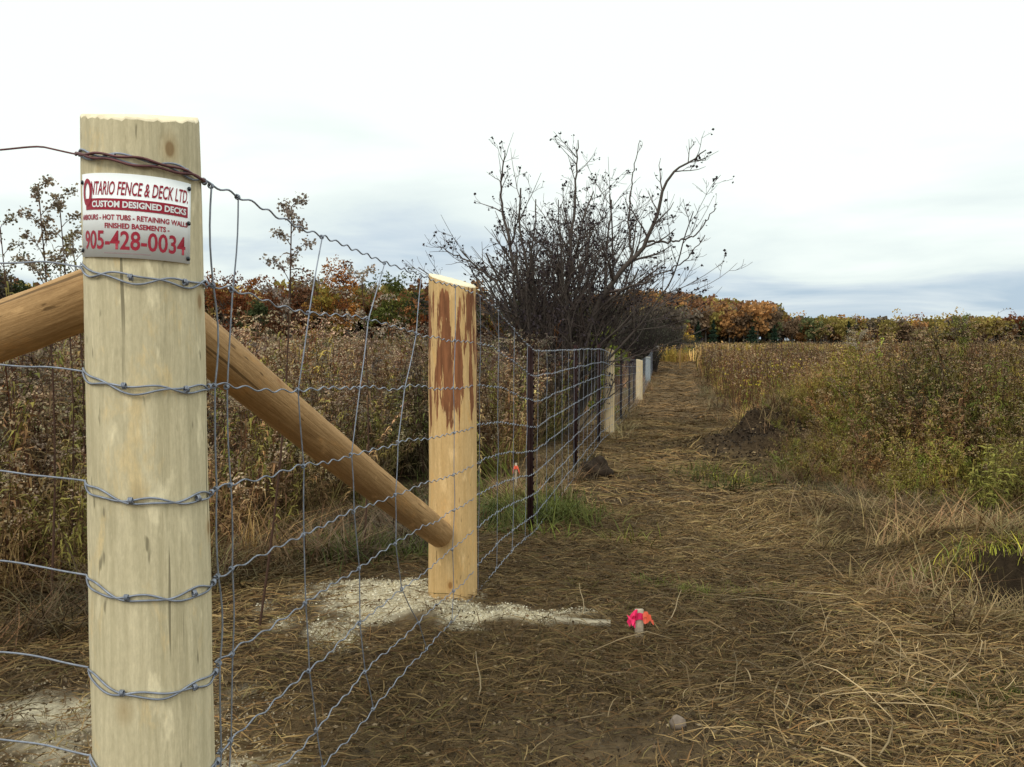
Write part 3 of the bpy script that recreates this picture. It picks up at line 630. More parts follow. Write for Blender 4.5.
def crimped(y0, y1, r, rg):
    out_ = []; ph = rg.uniform(0, 6)
    n = int((y1 - y0) / .012); y = np.linspace(y0, y1, n)
    wob = np.interp(y, np.arange(y0 - .1, y1 + .2, .17), rg.normal(size=len(np.arange(y0 - .1, y1 + .2, .17))) * .004)
    fq = 2 * PI / .082
    z = row_z(r, y) + .0042 * np.sin(fq * y + ph + 1.6 * np.sin(y * 5.3)) + wob
    x = wire_x(y) + .002 * np.cos(fq * y * .5)
    return np.stack([x, y, z], 1)
pc = Vector((*P1, 0))
def on_post(ang, z, r=R1 * 1.075):
    r = r * (1 + .085 * (1 - z / 1.6)) / 1.055; return np.array([P1[0] + r * math.cos(ang), P1[1] + r * math.sin(ang), z])
VIEW = math.atan2(-P1[1], -P1[0])       # direction from the post to the eye
LEFTZ = [(150, 157), (262, 268), (364, 371), (471, 479), (561, 572), (651, 663), (737, 750), (812, 822), (880, 890)]
def ztang(py, y=1.68): return at(84, py, y)[2]
for r in range(9):
    rg = np.random.default_rng(100 + r)
    q = Q(); rad = .00185 if r not in (0,) else .0022
    P = crimped(1.76, 13, r, rg); q.tube(P, rad, GREY, 6)
    y = np.linspace(13, 63, 80); q.tube(np.stack([wire_x(y), y, row_z(r, y)], 1), np.interp(y, [13, 20, 63], [.0019, .0022, .003]), GREY, 4)
    # two strands bound round the front of the corner post
    zR = float(row_z(r, 1.77)); zL = ztang(LEFTZ[r][1])
    for s in (0, 1):
        th = np.linspace(VIEW - 1.50, VIEW + 1.42, 44); f_ = np.linspace(0, 1, 44)
        sag = -.010 - .006 * rg.uniform(0, 1); op = (.006 + .003 * rg.uniform()) * (1 if s else -1)
        z = zL + (zR - zL) * f_ + sag * np.sin(PI * f_) * (1 if r else .3) + op * np.sin(2 * PI * f_ * (1.35 + .3 * rg.uniform()) + rg.uniform(0, .5)) + .003 * np.sin(f_ * 21 + r)
        rr = R1 * 1.075 + .004
        PP = np.array([on_post(t_, zz, rr) for t_, zz in zip(th, z)])
        q.tube(PP, .0021, GREY, 6)
    # twists of the bound wire end
    for f_, nn in ((.34 + .1 * rg.uniform(), 3), (.72 + .08 * rg.uniform(), 3), (.98, 5)):
        th = VIEW - 1.50 + 2.92 * f_; zc_ = zL + (zR - zL) * f_ + (-.012) * math.sin(PI * f_) * (1 if r else .3)
        tt_ = np.linspace(0, nn * 2 * PI, nn * 9); 
        ps = np.array([on_post(th + .014 * (a_ / (2 * PI) - nn / 2) * 1.6, zc_ + .0055 * math.sin(a_), R1 * 1.075 + .006 + .0045 * math.cos(a_)) for a_ in tt_])
        q.tube(ps, .0016, GREY, 4)
    lw = link('line_wire', (lambda m_: m_)(Q.mesh(q, 'line_wire', True)), M_RUST if r == 99 else M_WIRE, wf, -O)
    if r == 0: tag(lw, label='top wire, reddish where it binds the corner post')
# reddish binding on the top row
q = Q(); zL = ztang(157); zR = float(row_z(0, 1.77)); f_ = np.linspace(0, 1, 40)
for s in (-1, 1):
    z = zL + (zR - zL) * f_ - .006 * np.sin(PI * f_) + s * .006 * np.sin(PI * f_ * 1.0) ** 2 + .002 * np.sin(f_ * 25 + s)
    q.tube(np.array([on_post(VIEW - 1.45 + 2.7 * a_, zz, R1 * 1.075 + .010) for a_, zz in zip(f_, z)]), .0026, (.1, .04, .04), 6)
bw = link('binding_wire', q.mesh('binding_wire', True), M_RUST, wf, -O); tag(bw, label='dark red wire wound round the top of the corner post')
# stays
STAY = [[240, 233, 226, 228, 228, 227, 224, 222, 221], [323, 309, 297, 302, 301, 302, 305, 312, 318], [385, 368, 359, 350, 352, 357, 357, 362, 370], [421, 416, 404, 397, 394, 394, 400, 417, 425]]
def knot(q, p, s=1.0):
    a = np.linspace(0, 2 * PI * 2.5, 20)
    q.tube(np.stack([p[0] + .0045 * s * np.cos(a), p[1] + (np.linspace(-.006, .006, 20)) * s, p[2] + .0048 * s * np.sin(a)], 1), .0017 * s, GREY, 4)
def stay(ys, zs, rad, rg, knots=True, bow=.006):
    q = Q(); n = 5 * (len(ys) - 1) + 1; u = np.linspace(0, len(ys) - 1, n); i_ = np.arange(len(ys))
    yy = np.interp(u, i_, ys); zz = np.interp(u, i_, zs); yy = yy + bow * np.sin(u * PI) * np.repeat(rg.normal(size=len(ys)), 5)[:n]
    q.tube(np.stack([wire_x(yy) + .002, yy, zz], 1), rad, GREY, 5)
    if knots:
        for a_, b_ in zip(ys, zs): knot(q, (float(wire_x(a_)), a_, b_), 1 if ys[0] < 8 else 1.3)
    return q
ny_ = 0; rg = np.random.default_rng(5)
# end stay hugging the corner post
ys = [1.775] * 9; zs = [float(row_z(r, 1.775)) for r in range(9)]
link('stay_wire', stay(ys, zs, .0021, rg, True, .012).mesh('stay', True), M_WIRE, wf, -O)
for S in STAY:
    ys = [wy_of(p) for p in S]; zs = [float(row_z(r, yy)) for r, yy in enumerate(ys)]
    link('stay_wire', stay(ys, zs, .0018, rg, True, .004).mesh('stay', True), M_WIRE, wf, -O)
yy = 3.62
farq = []
while yy < 60:
    ys = yy + rg.normal(size=9) * .012 + np.linspace(.03, -.03, 9) * (1 if yy < 6 else 0); zs = [float(row_z(r, a_)) for r, a_ in enumerate(ys)]
    qq = stay(list(ys), zs, np.interp(yy, [4, 14, 40], [.0016, .0017, .002]), rg, yy < 14, .003)
    if ny_ < 92: link('stay_wire', qq.mesh('stay', True), M_WIRE, wf, -O)
    else: farq.append(qq.arr())
    ny_ += 1; yy += .45
q = Q()
for v, f, c in farq: q.add(v, f, c)
o = link('stay_wire', q.mesh('stay_far'), M_WIRE, wf, -O); o['kind'] = 'stuff'
# left panel: line wires running out of frame to the left
lf = empty('wire_fence', (-.83, 1.70, 0), 'short stretch of wire fence leaving the corner post towards the left edge', 'wire fence')
OL = np.array([-.83, 1.70, 0])
for r in range(9):
    rg = np.random.default_rng(300 + r)
    A = on_post(VIEW - 1.5, ztang(LEFTZ[r][1]), R1 * 1.075 + .004); y0 = A[1]
    mid_ = at(0, LEFTZ[r][0], A[1] + .07); B = np.array(at(-420, LEFTZ[r][0] + (-2 if r < 4 else 2) , A[1] + .45))
    t_ = np.linspace(0, 1, 90); dx = (A[0] - mid_[0]) / (A[0] - B[0])
    zz = np.interp(t_, [0, dx * .45, dx, 1], [A[2], A[2] + (mid_[2] - A[2]) * .8, mid_[2], B[2]]) + .003 * np.sin(t_ * 30 + r) * np.minimum(1, t_ * 12)
    PP = np.stack([A[0] + (B[0] - A[0]) * t_, A[1] + (B[1] - A[1]) * t_, zz], 1)
    q = Q(); q.tube(PP, .0019, GREY, 6); link('line_wire', q.mesh('lw', True), M_RUST if r == 0 else M_WIRE, lf, -OL)
for x0 in (-1.55, -1.95):
    q = Q(); z_ = np.linspace(.1, 1.53, 12); yv = 1.70 + (-.83 - x0) * .42
    q.tube(np.stack([np.full(12, x0), np.full(12, yv), z_], 1), .0018, GREY, 5); link('stay_wire', q.mesh('st', True), M_WIRE, lf, -OL)

# ------------------------------------------------------------------ sign bent round the corner post
M_SIGN = plain('white_sign_metal', (.84, .86, .86), .8, 0, .1, nscale=9, namp=.05)
M_RED = plain('dark_red_print', (.33, .015, .035), .45)
M_PRINTW = plain('white_print', (.78, .80, .80), .45)
M_GREYP = plain('grey_print', (.35, .2, .22), .5)
M_SCREW = plain('dark_screw', (.03, .035, .04), .4, .6)
SW, SH = .231, .150                                  # sheet width (arc) and height
RS = R1 * 1.03 + .0035
sg = empty('sign', (P1[0], P1[1], 1.39), 'white printed sign with red lettering nailed round the corner post', 'sign')
zc_top = at(140, 176, 1.62)[2]; zc_bot = at(140, 259, 1.62)[2]; ZC = (zc_top + zc_bot) / 2; SH = (zc_top - zc_bot)
ARC = SW / RS; A0 = VIEW - 1.25                      # left edge, just at the silhouette
ROLL = -.045
def bend(x, y, lift):
    """sheet coordinates (x 0..SW, y 0..SH) -> world, on the cylinder"""
    yy = y + ROLL * (x - SW / 2); xx = x - ROLL * (y - SH / 2)
    a_ = A0 + xx / RS; rr = RS + lift
    return (rr * math.cos(a_), rr * math.sin(a_), ZC - SH / 2 + yy - 1.39)
def sheet(name, x0, x1, y0, y1, lift, m, nx_=30, th=0):
    q = Q(); V = []; 
    for jy in (0, 1):
        for ix in range(nx_ + 1): V.append(bend(x0 + (x1 - x0) * ix / nx_, y0 + (y1 - y0) * jy, lift))
    k = nx_ + 1; f = [(i_, i_ + 1, k + i_ + 1, k + i_) for i_ in range(nx_)]
    if th:
        n0 = len(V)
        for jy in (0, 1):
            for ix in range(nx_ + 1): V.append(bend(x0 + (x1 - x0) * ix / nx_, y0 + (y1 - y0) * jy, lift - th))
        f += [(n0 + i_ + 1, n0 + i_, n0 + k + i_, n0 + k + i_ + 1) for i_ in range(nx_)]
        f += [(i_ + 1, i_, n0 + i_, n0 + i_ + 1) for i_ in range(nx_)] + [(k + i_, k + i_ + 1, n0 + k + i_ + 1, n0 + k + i_) for i_ in range(nx_)]
        f += [(0, k, n0 + k, n0), (nx_, n0 + nx_, n0 + k + nx_, k + nx_)]
    q.add(V, f, (1, 1, 1)); return link(name, q.mesh(name), m, sg)
sheet('panel', 0, SW, 0, SH, 0, M_SIGN, 30, .0015)
def text(name, s, x0, x1, y0, y1, m, lift=.0006, bold=.02, shear=0, sp=1.0):
    cu = bpy.data.curves.new('t', 'FONT'); cu.body = s; cu.size = 1; cu.offset = bold; cu.shear = shear; cu.resolution_u = 3; cu.space_character = sp
    ob = bpy.data.objects.new('t', cu); C.objects.link(ob)
    dg = bpy.context.evaluated_depsgraph_get(); me = bpy.data.meshes.new_from_object(ob.evaluated_get(dg)); bpy.data.objects.remove(ob)
    co = np.array([v.co[:] for v in me.vertices]); mn = co.min(0); mx_ = co.max(0)
    for v in me.vertices:
        fx = (v.co.x - mn[0]) / (mx_[0] - mn[0]); fy = (v.co.y - mn[1]) / (mx_[1] - mn[1])
        v.co = bend(x0 + (x1 - x0) * fx, y0 + (y1 - y0) * fy, lift)
    me.materials.clear(); me.name = name
    return link(name, me, m, sg)
h_ = SH
text('lettering', 'NTARIO FENCE & DECK LTD.', SW * .145, SW * .965, h_ * .74, h_ * .905, M_RED, shear=.25, bold=.015)
# oval logo
def ring(name, cx_, cy_, rx, ry, w_, m, lift):
    q = Q(); k = 32; V = []
    for s in (1, 0):
        for i_ in range(k):
            a_ = i_ / k * 2 * PI; V.append(bend(cx_ + (rx - (0 if s else w_)) * math.cos(a_), cy_ + (ry - (0 if s else w_ * 1.2)) * math.sin(a_), lift))
    q.add(V, [(i_, (i_ + 1) % k, k + (i_ + 1) % k, k + i_) for i_ in range(k)], (1, 1, 1)); return link(name, q.mesh(name), m, sg)
ring('logo', SW * .105, h_ * .775, SW * .062, h_ * .165, SW * .030, M_RED, .0012)
sheet('red_band', SW * .085, SW * .965, h_ * .565, h_ * .70, .0006, M_RED)
text('lettering', 'CUSTOM DESIGNED DECKS', SW * .17, SW * .945, h_ * .593, h_ * .672, M_PRINTW, lift=.0012, bold=.035)
text('lettering', 'ARBOURS - HOT TUBS - RETAINING WALLS', SW * .02, SW * .965, h_ * .445, h_ * .510, M_RED, bold=.03)
text('lettering', 'FINISHED BASEMENTS -', SW * .30, SW * .80, h_ * .345, h_ * .410, M_RED, bold=.03)
text('lettering', '905-428-0034', SW * .07, SW * .945, h_ * .09, h_ * .32, M_RED, bold=.018)
link_ = sheet('fine_print', SW * .30, SW * .66, h_ * .048, h_ * .054, .0006, M_GREYP)
for sx, sy in ((.972, .93), (.972, .50), (.972, .06), (.025, .90), (.025, .08)):
    p = np.array(bend(SW * sx, h_ * sy, .001)); nrm = np.array([p[0], p[1], 0]) / math.hypot(p[0], p[1]); tn_ = np.array([-nrm[1], nrm[0], 0])
    q = Q(); k = 10; V = []
    for rr, oo in ((.0042, 0), (.0040, .0022), (.0004, .003)):
        for i_ in range(k):
            a_ = i_ / k * 2 * PI; V.append(p + tn_ * rr * math.cos(a_) + np.array([0, 0, rr * math.sin(a_)]) + nrm * oo)
    q.add(V, [(b_ * k + i_, b_ * k + (i_ + 1) % k, b_ * k + k + (i_ + 1) % k, b_ * k + k + i_) for b_ in (0, 1) for i_ in range(k)], (0, 0, 0)); link('screw', q.mesh('screw'), M_SCREW, sg)

# ------------------------------------------------------------------ bare multi-stemmed tree
TB = Vector((.70, 13.5, float(ground(np.array([.7]), np.array([13.5]))[0])))
def bare_tree():
    root = empty('bare_tree', TB, 'bare many-stemmed tree with dark seed clusters behind the fence', 'tree')
    rg = np.random.default_rng(21); stems = Q(); crown = Q(); fruit = Q(); tips = []
    bark = np.array([.085, .068, .058]); twig = np.array([.085, .062, .055])
    def grow(p, d, Ln, r, lv, up=.10):
        n = max(4, int(Ln / .16)); P = [np.array(p)]; d = np.array(d) / np.linalg.norm(d); step = Ln / n; D = [d]
        for k in range(n):
            d = d + rg.normal(size=3) * (.09 if lv < 2 else .15) + np.array([0, 0, up * (1 if lv else .35)]); d /= np.linalg.norm(d)
            P.append(P[-1] + d * step); D.append(d)
        P = np.array(P); rr = np.linspace(r, max(r * .30, .0025), len(P))
        (stems if lv == 0 else crown).tube(P, rr, (bark if lv < 2 else twig) * rg.uniform(.8, 1.3), 5 if lv < 2 else 3)
        spawn(P, D, Ln, rr, lv)
    def spawn(P, D, Ln, rr, lv):
        if lv >= 3:
            if rg.random() < .5: tips.append(P[-1])
            if rg.random() < .25: tips.append(P[len(P) // 2])
            return
        kids = {0: 12, 1: 5, 2: 3}[lv]; kids = int(kids * min(1.3, Ln / {0: 3.2, 1: 1.3, 2: .6}[lv]) + .5); kids = max(kids, 2)
        for k in range(kids):
            t_ = rg.uniform(.28 if lv == 0 else .15, .98); i_ = min(int(t_ * (len(P) - 1)), len(P) - 2)
            ax = D[i_]; o_ = np.cross(ax, rg.normal(size=3)); o_ /= np.linalg.norm(o_); sp_ = rg.uniform(.45, 1.0)
            d2 = ax * math.cos(sp_) + o_ * math.sin(sp_)
            if d2[2] < -.2: d2[2] *= -.3
            L2 = Ln * (1.1 - t_ * .65) * rg.uniform(.32, .58); grow(P[i_], d2, max(L2, .14), max(rr[i_] * .55, .003), lv + 1, .07)
    b0 = np.array(TB)
    for k in range(36):
        az = rg.uniform(0, 6.28); tl_ = rg.uniform(.02, .33); sh_ = k >= 30; d = (math.cos(az) * math.sin(tl_) - .04, math.sin(az) * math.sin(tl_), math.cos(tl_))
        grow(b0 + np.array([math.cos(az) * .28, math.sin(az) * .28, -.05]), d, rg.uniform(1.2, 2.5) if sh_ else rg.uniform(2.8, 4.0), rg.uniform(.012, .02) if sh_ else rg.uniform(.022, .042), 0, .03)
    def limb(pts, r0, r1, lv=0, kids=None):
        K_ = np.array([at(a_, b_, yy) for a_, b_, yy in pts]); n = 26; tt_ = np.linspace(0, len(K_) - 1, n); P = np.stack([np.interp(tt_, np.arange(len(K_)), K_[:, j]) for j in range(3)], 1)
        for _ in range(2): P[1:-1] = (P[:-2] + 2 * P[1:-1] + P[2:]) / 4
        P[1:-1] += rg.normal(size=(n - 2, 3)) * .012; D = np.gradient(P, axis=0); D /= np.linalg.norm(D, axis=1)[:, None]; rr = np.linspace(r0, r1, n)
        stems.tube(P, rr, bark, 6); Ln = np.linalg.norm(np.diff(P, axis=0), axis=1).sum(); spawn(P, list(D), Ln * .42, rr, lv); spawn(P, list(D), Ln * .42, rr, 1)
    limb([(562, 440, 13.5), (580, 360, 13.4), (592, 318, 13.3), (606, 288, 13.2), (632, 262, 13.1), (648, 240, 13.0), (660, 205, 12.9), (668, 175, 12.9), (690, 160, 12.8), (706, 150, 12.8)], .06, .008)
    limb([(632, 262, 13.1), (628, 220, 13.2), (632, 180, 13.3), (640, 140, 13.3)], .02, .005, 1)
    limb([(648, 242, 13.0), (672, 242, 12.9), (695, 236, 12.8), (716, 208, 12.7)], .02, .006, 1)
    limb([(596, 312, 13.3), (620, 290, 13.0), (650, 280, 12.8), (685, 262, 12.6), (705, 235, 12.5)], .02, .006, 0)
    limb([(590, 325, 13.3), (615, 300, 13.6), (645, 296, 13.8), (675, 300, 14.0)], .014, .005, 1)
    limb([(548, 430, 13.4), (520, 350, 13.2), (500, 285, 13.1), (470, 262, 13.0), (438, 246, 12.9)], .035, .005, 0)
    limb([(550, 430, 13.5), (530, 330, 13.6), (508, 240, 13.7), (500, 190, 13.7), (505, 150, 13.8)], .045, .008, 0)
    limb([(556, 430, 13.6), (560, 330, 13.8), (572, 240, 13.9), (576, 180, 13.9), (578, 140, 14.0)], .045, .008, 0)
    tp = np.array(tips); m = len(tp)
    for k in range(3): cards(fruit, tp + rg.normal(size=(m, 3)) * .018, rg.uniform(.02, .055, m), np.array([.035, .026, .03]) * rg.uniform(.7, 1.4, (m, 1)))
    off = -b0
    link('trunk', stems.mesh('stems', True), M_TWIG, root, off); link('crown', crown.mesh('crown_twigs'), M_TWIG, root, off); link('seed_clusters', fruit.mesh('fruit'), M_TWIG, root, off)
bare_tree()

# ------------------------------------------------------------------ shrubs and broadleaf trees
def tree_mesh(h, w, cols, seed, n=2600, leaf=.3, lobes=9, trunk_h=.35, bark=(.09, .075, .06), low=0.0):
    rg = np.random.default_rng(seed); tr = Q(); cr_ = Q()
    tr.tube(np.array([(0, 0, -.3), (.02 * w, 0, h * trunk_h * .5), (0, .02 * w, h * trunk_h), (0, 0, h * .75)]), np.array([.035, .028, .022, .006]) * h * .7, bark, 7)
    cen = []
    for k in range(lobes):
        a_ = rg.uniform(0, 6.28); q_ = rg.uniform(0, 1) ** .6; zz = rg.uniform(trunk_h + low, .86); env = math.sin(PI * min(1, max(.12, (zz - trunk_h * .55) / (1.02 - trunk_h * .55)))) ** .6
        c_ = np.array([math.cos(a_) * q_ * w * .36 * env, math.sin(a_) * q_ * w * .36 * env, zz * h]); cen.append((c_, rg.uniform(.16, .27) * w))
        tr.tube(np.array([(0, 0, h * trunk_h * rg.uniform(.6, 1.2)), (c_[0] * .5, c_[1] * .5, (h * trunk_h + c_[2]) * .5), c_]), np.array([.012, .008, .003]) * h * .7, bark, 4)
    m = n // lobes
    for c_, r_ in cen:
        sub = [c_ + rg.normal(size=3) * r_ * .55 for _ in range(5)]; cc = np.array(cols[rg.integers(len(cols))]) * rg.uniform(.75, 1.25)
        for s_ in sub:
            d_ = rg.normal(size=(m // 5, 3)); d_ /= np.linalg.norm(d_, axis=1)[:, None]; rad_ = r_ * .62 * rg.uniform(.35, 1.05, (m // 5, 1)) ** .6
            P = s_ + d_ * rad_ * [1, 1, .8]; ok = P[:, 2] > h * trunk_h * .4; P = P[ok]
            cards(cr_, P, leaf * rg.uniform(.6, 1.3, len(P)), cc * rg.uniform(.65, 1.4, (len(P), 1)), .0, .8)
    return tr.mesh('trunk'), cr_.mesh('crown')
def add_tree(name, loc, h, w, cols, seed, label, cat='tree', group=None, **k):
    o = empty(name, loc, label, cat, group); a_, b_ = tree_mesh(h, w, cols, seed, **k)
    link('trunk', a_, M_TWIG, o); link('crown', b_, M_LEAF, o); return o
def gz(x, y): return float(ground(np.array([x]), np.array([y]))[0])
def tree_px(px, pytop, y, wpx, name, cols, seed, label, zb=None, **k):
    x = (px - 512) / F * y; z = gz(x, y); top = at(px, pytop, y)[2]
    return add_tree(name, (x, y, z), top - z, wpx / F * y, cols, seed, label, **k)
RUSTY = [(.17, .05, .016), (.13, .045, .018), (.20, .075, .02)]; ORANGE = [(.36, .15, .035), (.30, .115, .03), (.40, .20, .045)]; YELLOW = [(.50, .33, .05), (.42, .27, .045)]
DKG = [(.035, .045, .016), (.05, .055, .02)]; OLV = [(.075, .085, .02), (.10, .10, .022)]; GRYB = [(.06, .05, .042), (.075, .06, .05), (.05, .042, .038)]
PINE = [(.016, .032, .018), (.022, .040, .022)]
# row of the low wood behind the left field
tree_px(232, 263, 105, 60, 'broadleaf_tree', RUSTY, 31, 'rust brown tree at the left end of the low wood', leaf=.32, lobes=12, n=3000)
tree_px(290, 259, 112, 84, 'broadleaf_tree', [(.15, .05, .02), (.11, .045, .02)], 32, 'broad reddish brown tree, tallest of the low wood behind the weeds', leaf=.32, lobes=13, n=3400)
tree_px(347, 260, 108, 62, 'broadleaf_tree', ORANGE + RUSTY, 33, 'orange and rust tree in the middle of the low wood', leaf=.3, lobes=12, n=3000)
tree_px(322, 280, 96, 40, 'broadleaf_tree', [(.20, .15, .03), (.24, .12, .025)], 34, 'small yellow tree in front of the reddish ones', leaf=.28, lobes=9, n=1800, trunk_h=.15)
tree_px(392, 276, 100, 62, 'broadleaf_tree', OLV, 35, 'olive green tree right of the orange one', leaf=.3, lobes=11, n=2800, trunk_h=.15)
tree_px(430, 283, 92, 40, 'broadleaf_tree', RUSTY + DKG, 36, 'dull brown tree just left of the peeled post top', leaf=.28, lobes=9, n=2200, trunk_h=.15)
tree_px(258, 290, 88, 50, 'broadleaf_tree', DKG, 37, 'dark green bushy tree low in front of the rust brown one', leaf=.28, lobes=9, n=2200, trunk_h=.1)
tree_px(14, 245, 60, 60, 'broadleaf_tree', GRYB + DKG, 38, 'grey brown tree at the far left edge', leaf=.22, lobes=9, n=2200, trunk_h=.15)
tree_px(62, 255, 64, 56, 'broadleaf_tree', DKG + GRYB, 39, 'dark tree between the left edge and the corner post', leaf=.22, lobes=10, n=2400, trunk_h=.15)
# growth behind the bare tree
tree_px(470, 282, 48, 62, 'evergreen_bush', DKG, 41, 'dark green bush right behind the peeled post top', cat='bush', leaf=.16, lobes=11, n=3600, trunk_h=.08)
tree_px(520, 275, 44, 60, 'evergreen_bush', DKG + [(.05, .06, .02)], 42, 'dark green bush behind the left side of the bare tree', cat='bush', leaf=.15, lobes=11, n=3600, trunk_h=.08)
tree_px(572, 300, 36, 56, 'evergreen_bush', OLV + DKG, 43, 'olive green bush behind the middle of the bare tree', cat='bush', leaf=.13, lobes=10, n=3200, trunk_h=.08)
tree_px(597, 326, 19, 54, 'willow_shrub', [(.15, .16, .02), (.12, .14, .02)], 44, 'bright yellow green shrub low behind the fence', cat='shrub', leaf=.07, lobes=9, n=3000, trunk_h=.06)
# bare grey-brown thicket
def thicket(loc, w_, h, label, seed, n=1500):
    rg = np.random.default_rng(seed); o = empty('thicket', loc, label, 'bush'); st = Q(); tw = Q()
    for k in range(n):
        a_ = rg.uniform(0, 6.28); r_ = rg.uniform(0, 1) ** .5 * w_ * .5; p = np.array([math.cos(a_) * r_, math.sin(a_) * r_, 0]); edge = (1 - (r_ / (w_ * .5)) ** 2) ** .45; hh = h * max(.2, edge) * rg.uniform(.55, 1.05); ln = np.array([math.cos(a_), math.sin(a_), 0]) * rg.uniform(0, .35) * hh + rg.normal(size=3) * .12 * hh; ln[2] = 0
        P = np.array([p, p + ln * .3 + [0, 0, hh * .45], p + ln + [0, 0, hh]]); (st if k < n // 4 else tw).tube(P, np.array([.02, .012, .005]) * rg.uniform(.7, 1.4), np.array([.05, .04, .036]) * rg.uniform(.7, 1.3), 3)
        cards(tw, P[2] - rg.uniform(0, .6, (5, 1)) * (P[2] - P[1]) + rg.normal(size=(5, 3)) * .12, .10, np.array([.055, .055, .036]) * rg.uniform(.6, 1.4, (5, 1)), 0, .5)
    link('stems', st.mesh('stems'), M_TWIG, o); link('twigs', tw.mesh('twigs'), M_TWIG, o)
def thk(px, top, y, wpx, label, seed, n=1500): x = (px - 512) / F * y; z = gz(x, y); thicket((x, y, z), wpx / F * y, at(px, top, y)[2] - z, label, seed, n)
thk(620, 287, 46, 74, 'dark bare thicket right of the bare tree, reaching over the fence end', 51, 1700)
thk(575, 308, 40, 80, 'dark bare thicket directly behind the bare tree', 52, 700)
thk(655, 318, 70, 50, 'low dark thicket beyond the far end of the fence', 53, 1500)
thk(680, 332, 85, 40, 'low grey brush beside the end of the track', 54, 900)
# conifers before the hill
def conifer(h, w_, seed):
    rg = np.random.default_rng(seed); tr = Q(); cr_ = Q(); tr.tube(np.array([(0, 0, -.3), (0, 0, h * .5), (0, 0, h * .98)]), np.array([.02, .012, .002]) * h, (.06, .045, .035), 6)
    n = 1500; t_ = rg.uniform(.08, 1, n); a_ = rg.uniform(0, 6.28, n); r_ = w_ * .5 * (1 - t_) ** .8 * rg.uniform(.3, 1.1, n) * (.8 + .3 * np.sin(t_ * 40))
    cards(cr_, np.stack([np.cos(a_) * r_, np.sin(a_) * r_, t_ * h], 1), .28 * rg.uniform(.6, 1.3, n), np.array(PINE)[rg.integers(2, size=n)] * rg.uniform(.7, 1.5, (n, 1)), .3, .6); return tr.mesh('trunk'), cr_.mesh('crown')
for px, top, y, wpx, lb in [(698, 322, 150, 13, 'dark conifer left of the pair at the foot of the orange hill'), (713, 320, 152, 15, 'dark conifer right of the pair at the foot of the orange hill'), (752, 327, 140, 26, 'low spreading dark conifer right of the hill foot, before the valley'), (774, 325, 146, 17, 'dark conifer under the dip between the two woods'), (848, 321, 150, 10, 'narrow dark conifer left of the yellow treetops'), ]:
    x = (px - 512) / F * y; z = gz(x, y); o = empty('conifer', (x, y, z), lb, 'tree', 'dark conifers before the woods'); a_, b_ = conifer(at(px, top, y)[2] - z, wpx / F * y, px); link('trunk', a_, M_TWIG, o); link('crown', b_, M_LEAF, o)
for px, top, y, wpx, c_, lb in [(868, 318, 200, 34, YELLOW, 'golden yellow tree at the left of the yellow treetops'), (905, 314, 205, 40, YELLOW + ORANGE, 'tall golden tree in the middle of the yellow treetops'), (948, 315, 200, 42, YELLOW, 'golden yellow tree at the right of the yellow treetops'), (1016, 313, 190, 30, RUSTY, 'rust red tree at the right edge of the far wood'), (800, 318, 205, 34, ORANGE + YELLOW, 'orange yellow tree just right of the dip in the skyline'), (736, 312, 215, 34, ORANGE, 'bright orange tree on the right shoulder of the hill'), (688, 335, 160, 20, YELLOW, 'small yellow tree at the foot of the orange hill')]:
    tree_px(px, top, y, wpx, 'broadleaf_tree', c_, px, lb, leaf=.5, lobes=12, n=1500, trunk_h=.35)
# the far woods as one mass each
def wood_temps(pals, seed, **k):
    T = []
    for i_, p in enumerate(pals):
        q = Q(); rg = np.random.default_rng(seed + i_)
        q.tube(np.array([(0, 0, -.5), (0, 0, 3.5), (0, 0, 7)]), np.array([.22, .16, .05]), (.13, .115, .10), 4)
        cc = np.array(p)
        for l_ in range(9):
            c0 = np.array([rg.normal() * 1.3, rg.normal() * 1.3, rg.uniform(4, 8.4)]); m = 42; d_ = rg.normal(size=(m, 3)); d_ /= np.linalg.norm(d_, axis=1)[:, None]
            cards(q, c0 + d_ * rg.uniform(.5, 1.55, (m, 1)), rg.uniform(.5, 1.0, m), cc * rg.uniform(.75, 1.2) * rg.uniform(.65, 1.35, (m, 1)))
        T.append(q.arr())
    return T
WP = [(.33, .165, .06), (.23, .11, .055), (.40, .28, .09), (.19, .12, .07), (.16, .125, .09), (.10, .11, .045), (.28, .22, .06), (.26, .12, .045)]  # palette mixed towards grey: distance haze painted into the tree colours
wt_ = wood_temps(WP, 900)
def wood(n, ylo, yhi, pxl, pxr, wts, label, sc_, f=.03):
    y = rng.uniform(ylo, yhi, n); x = (rng.uniform(pxl, pxr, n) - 512) / F * y; k = sstep(-.2, .2, fbm(x * f, y * f, 3))[:, None]; W_ = np.array(wts[0]) * (1 - k) + np.array(wts[1]) * k
    cum = np.cumsum(W_ / W_.sum(1)[:, None], 1); tid = (rng.random(n)[:, None] > cum).sum(1).clip(0, 7)
    s = sc_ * rng.uniform(.8, 1.12, n); merge('autumn_wood', wt_, tid, np.stack([x, y, ground(x, y)], 1), rng.uniform(0, 6.28, n), s, np.zeros((n, 2)), (1 + .3 * rng.uniform(-1, 1, (n, 1))) * np.ones((1, 3)), M_LEAF, label=label, cat='wood', kind='stuff')
wood(520, 185, 300, 590, 775, ([4, 3, 1, 2, 2, .6, 1, 2], [3, 1.5, 3, 1, 1, .5, 1, 1]), 'orange and rust autumn wood covering the hill beyond the fence end', .98)
wood(700, 185, 275, 765, 1120, ([1, .6, 2, 1.4, 3.5, 2.5, 3.5, .5], [1.5, .5, 7, .6, 1.5, 1, 4, .3]), 'mixed grey, olive and golden wood along the right horizon', .74)
wood(520, 115, 170, -80, 470, ([.6, 2, .5, 3, 2, 2.5, 1.5, 3], [1, 1, .6, 1, 2, 4, 3, 1]), 'rust and dark green wood behind the left field', .98)
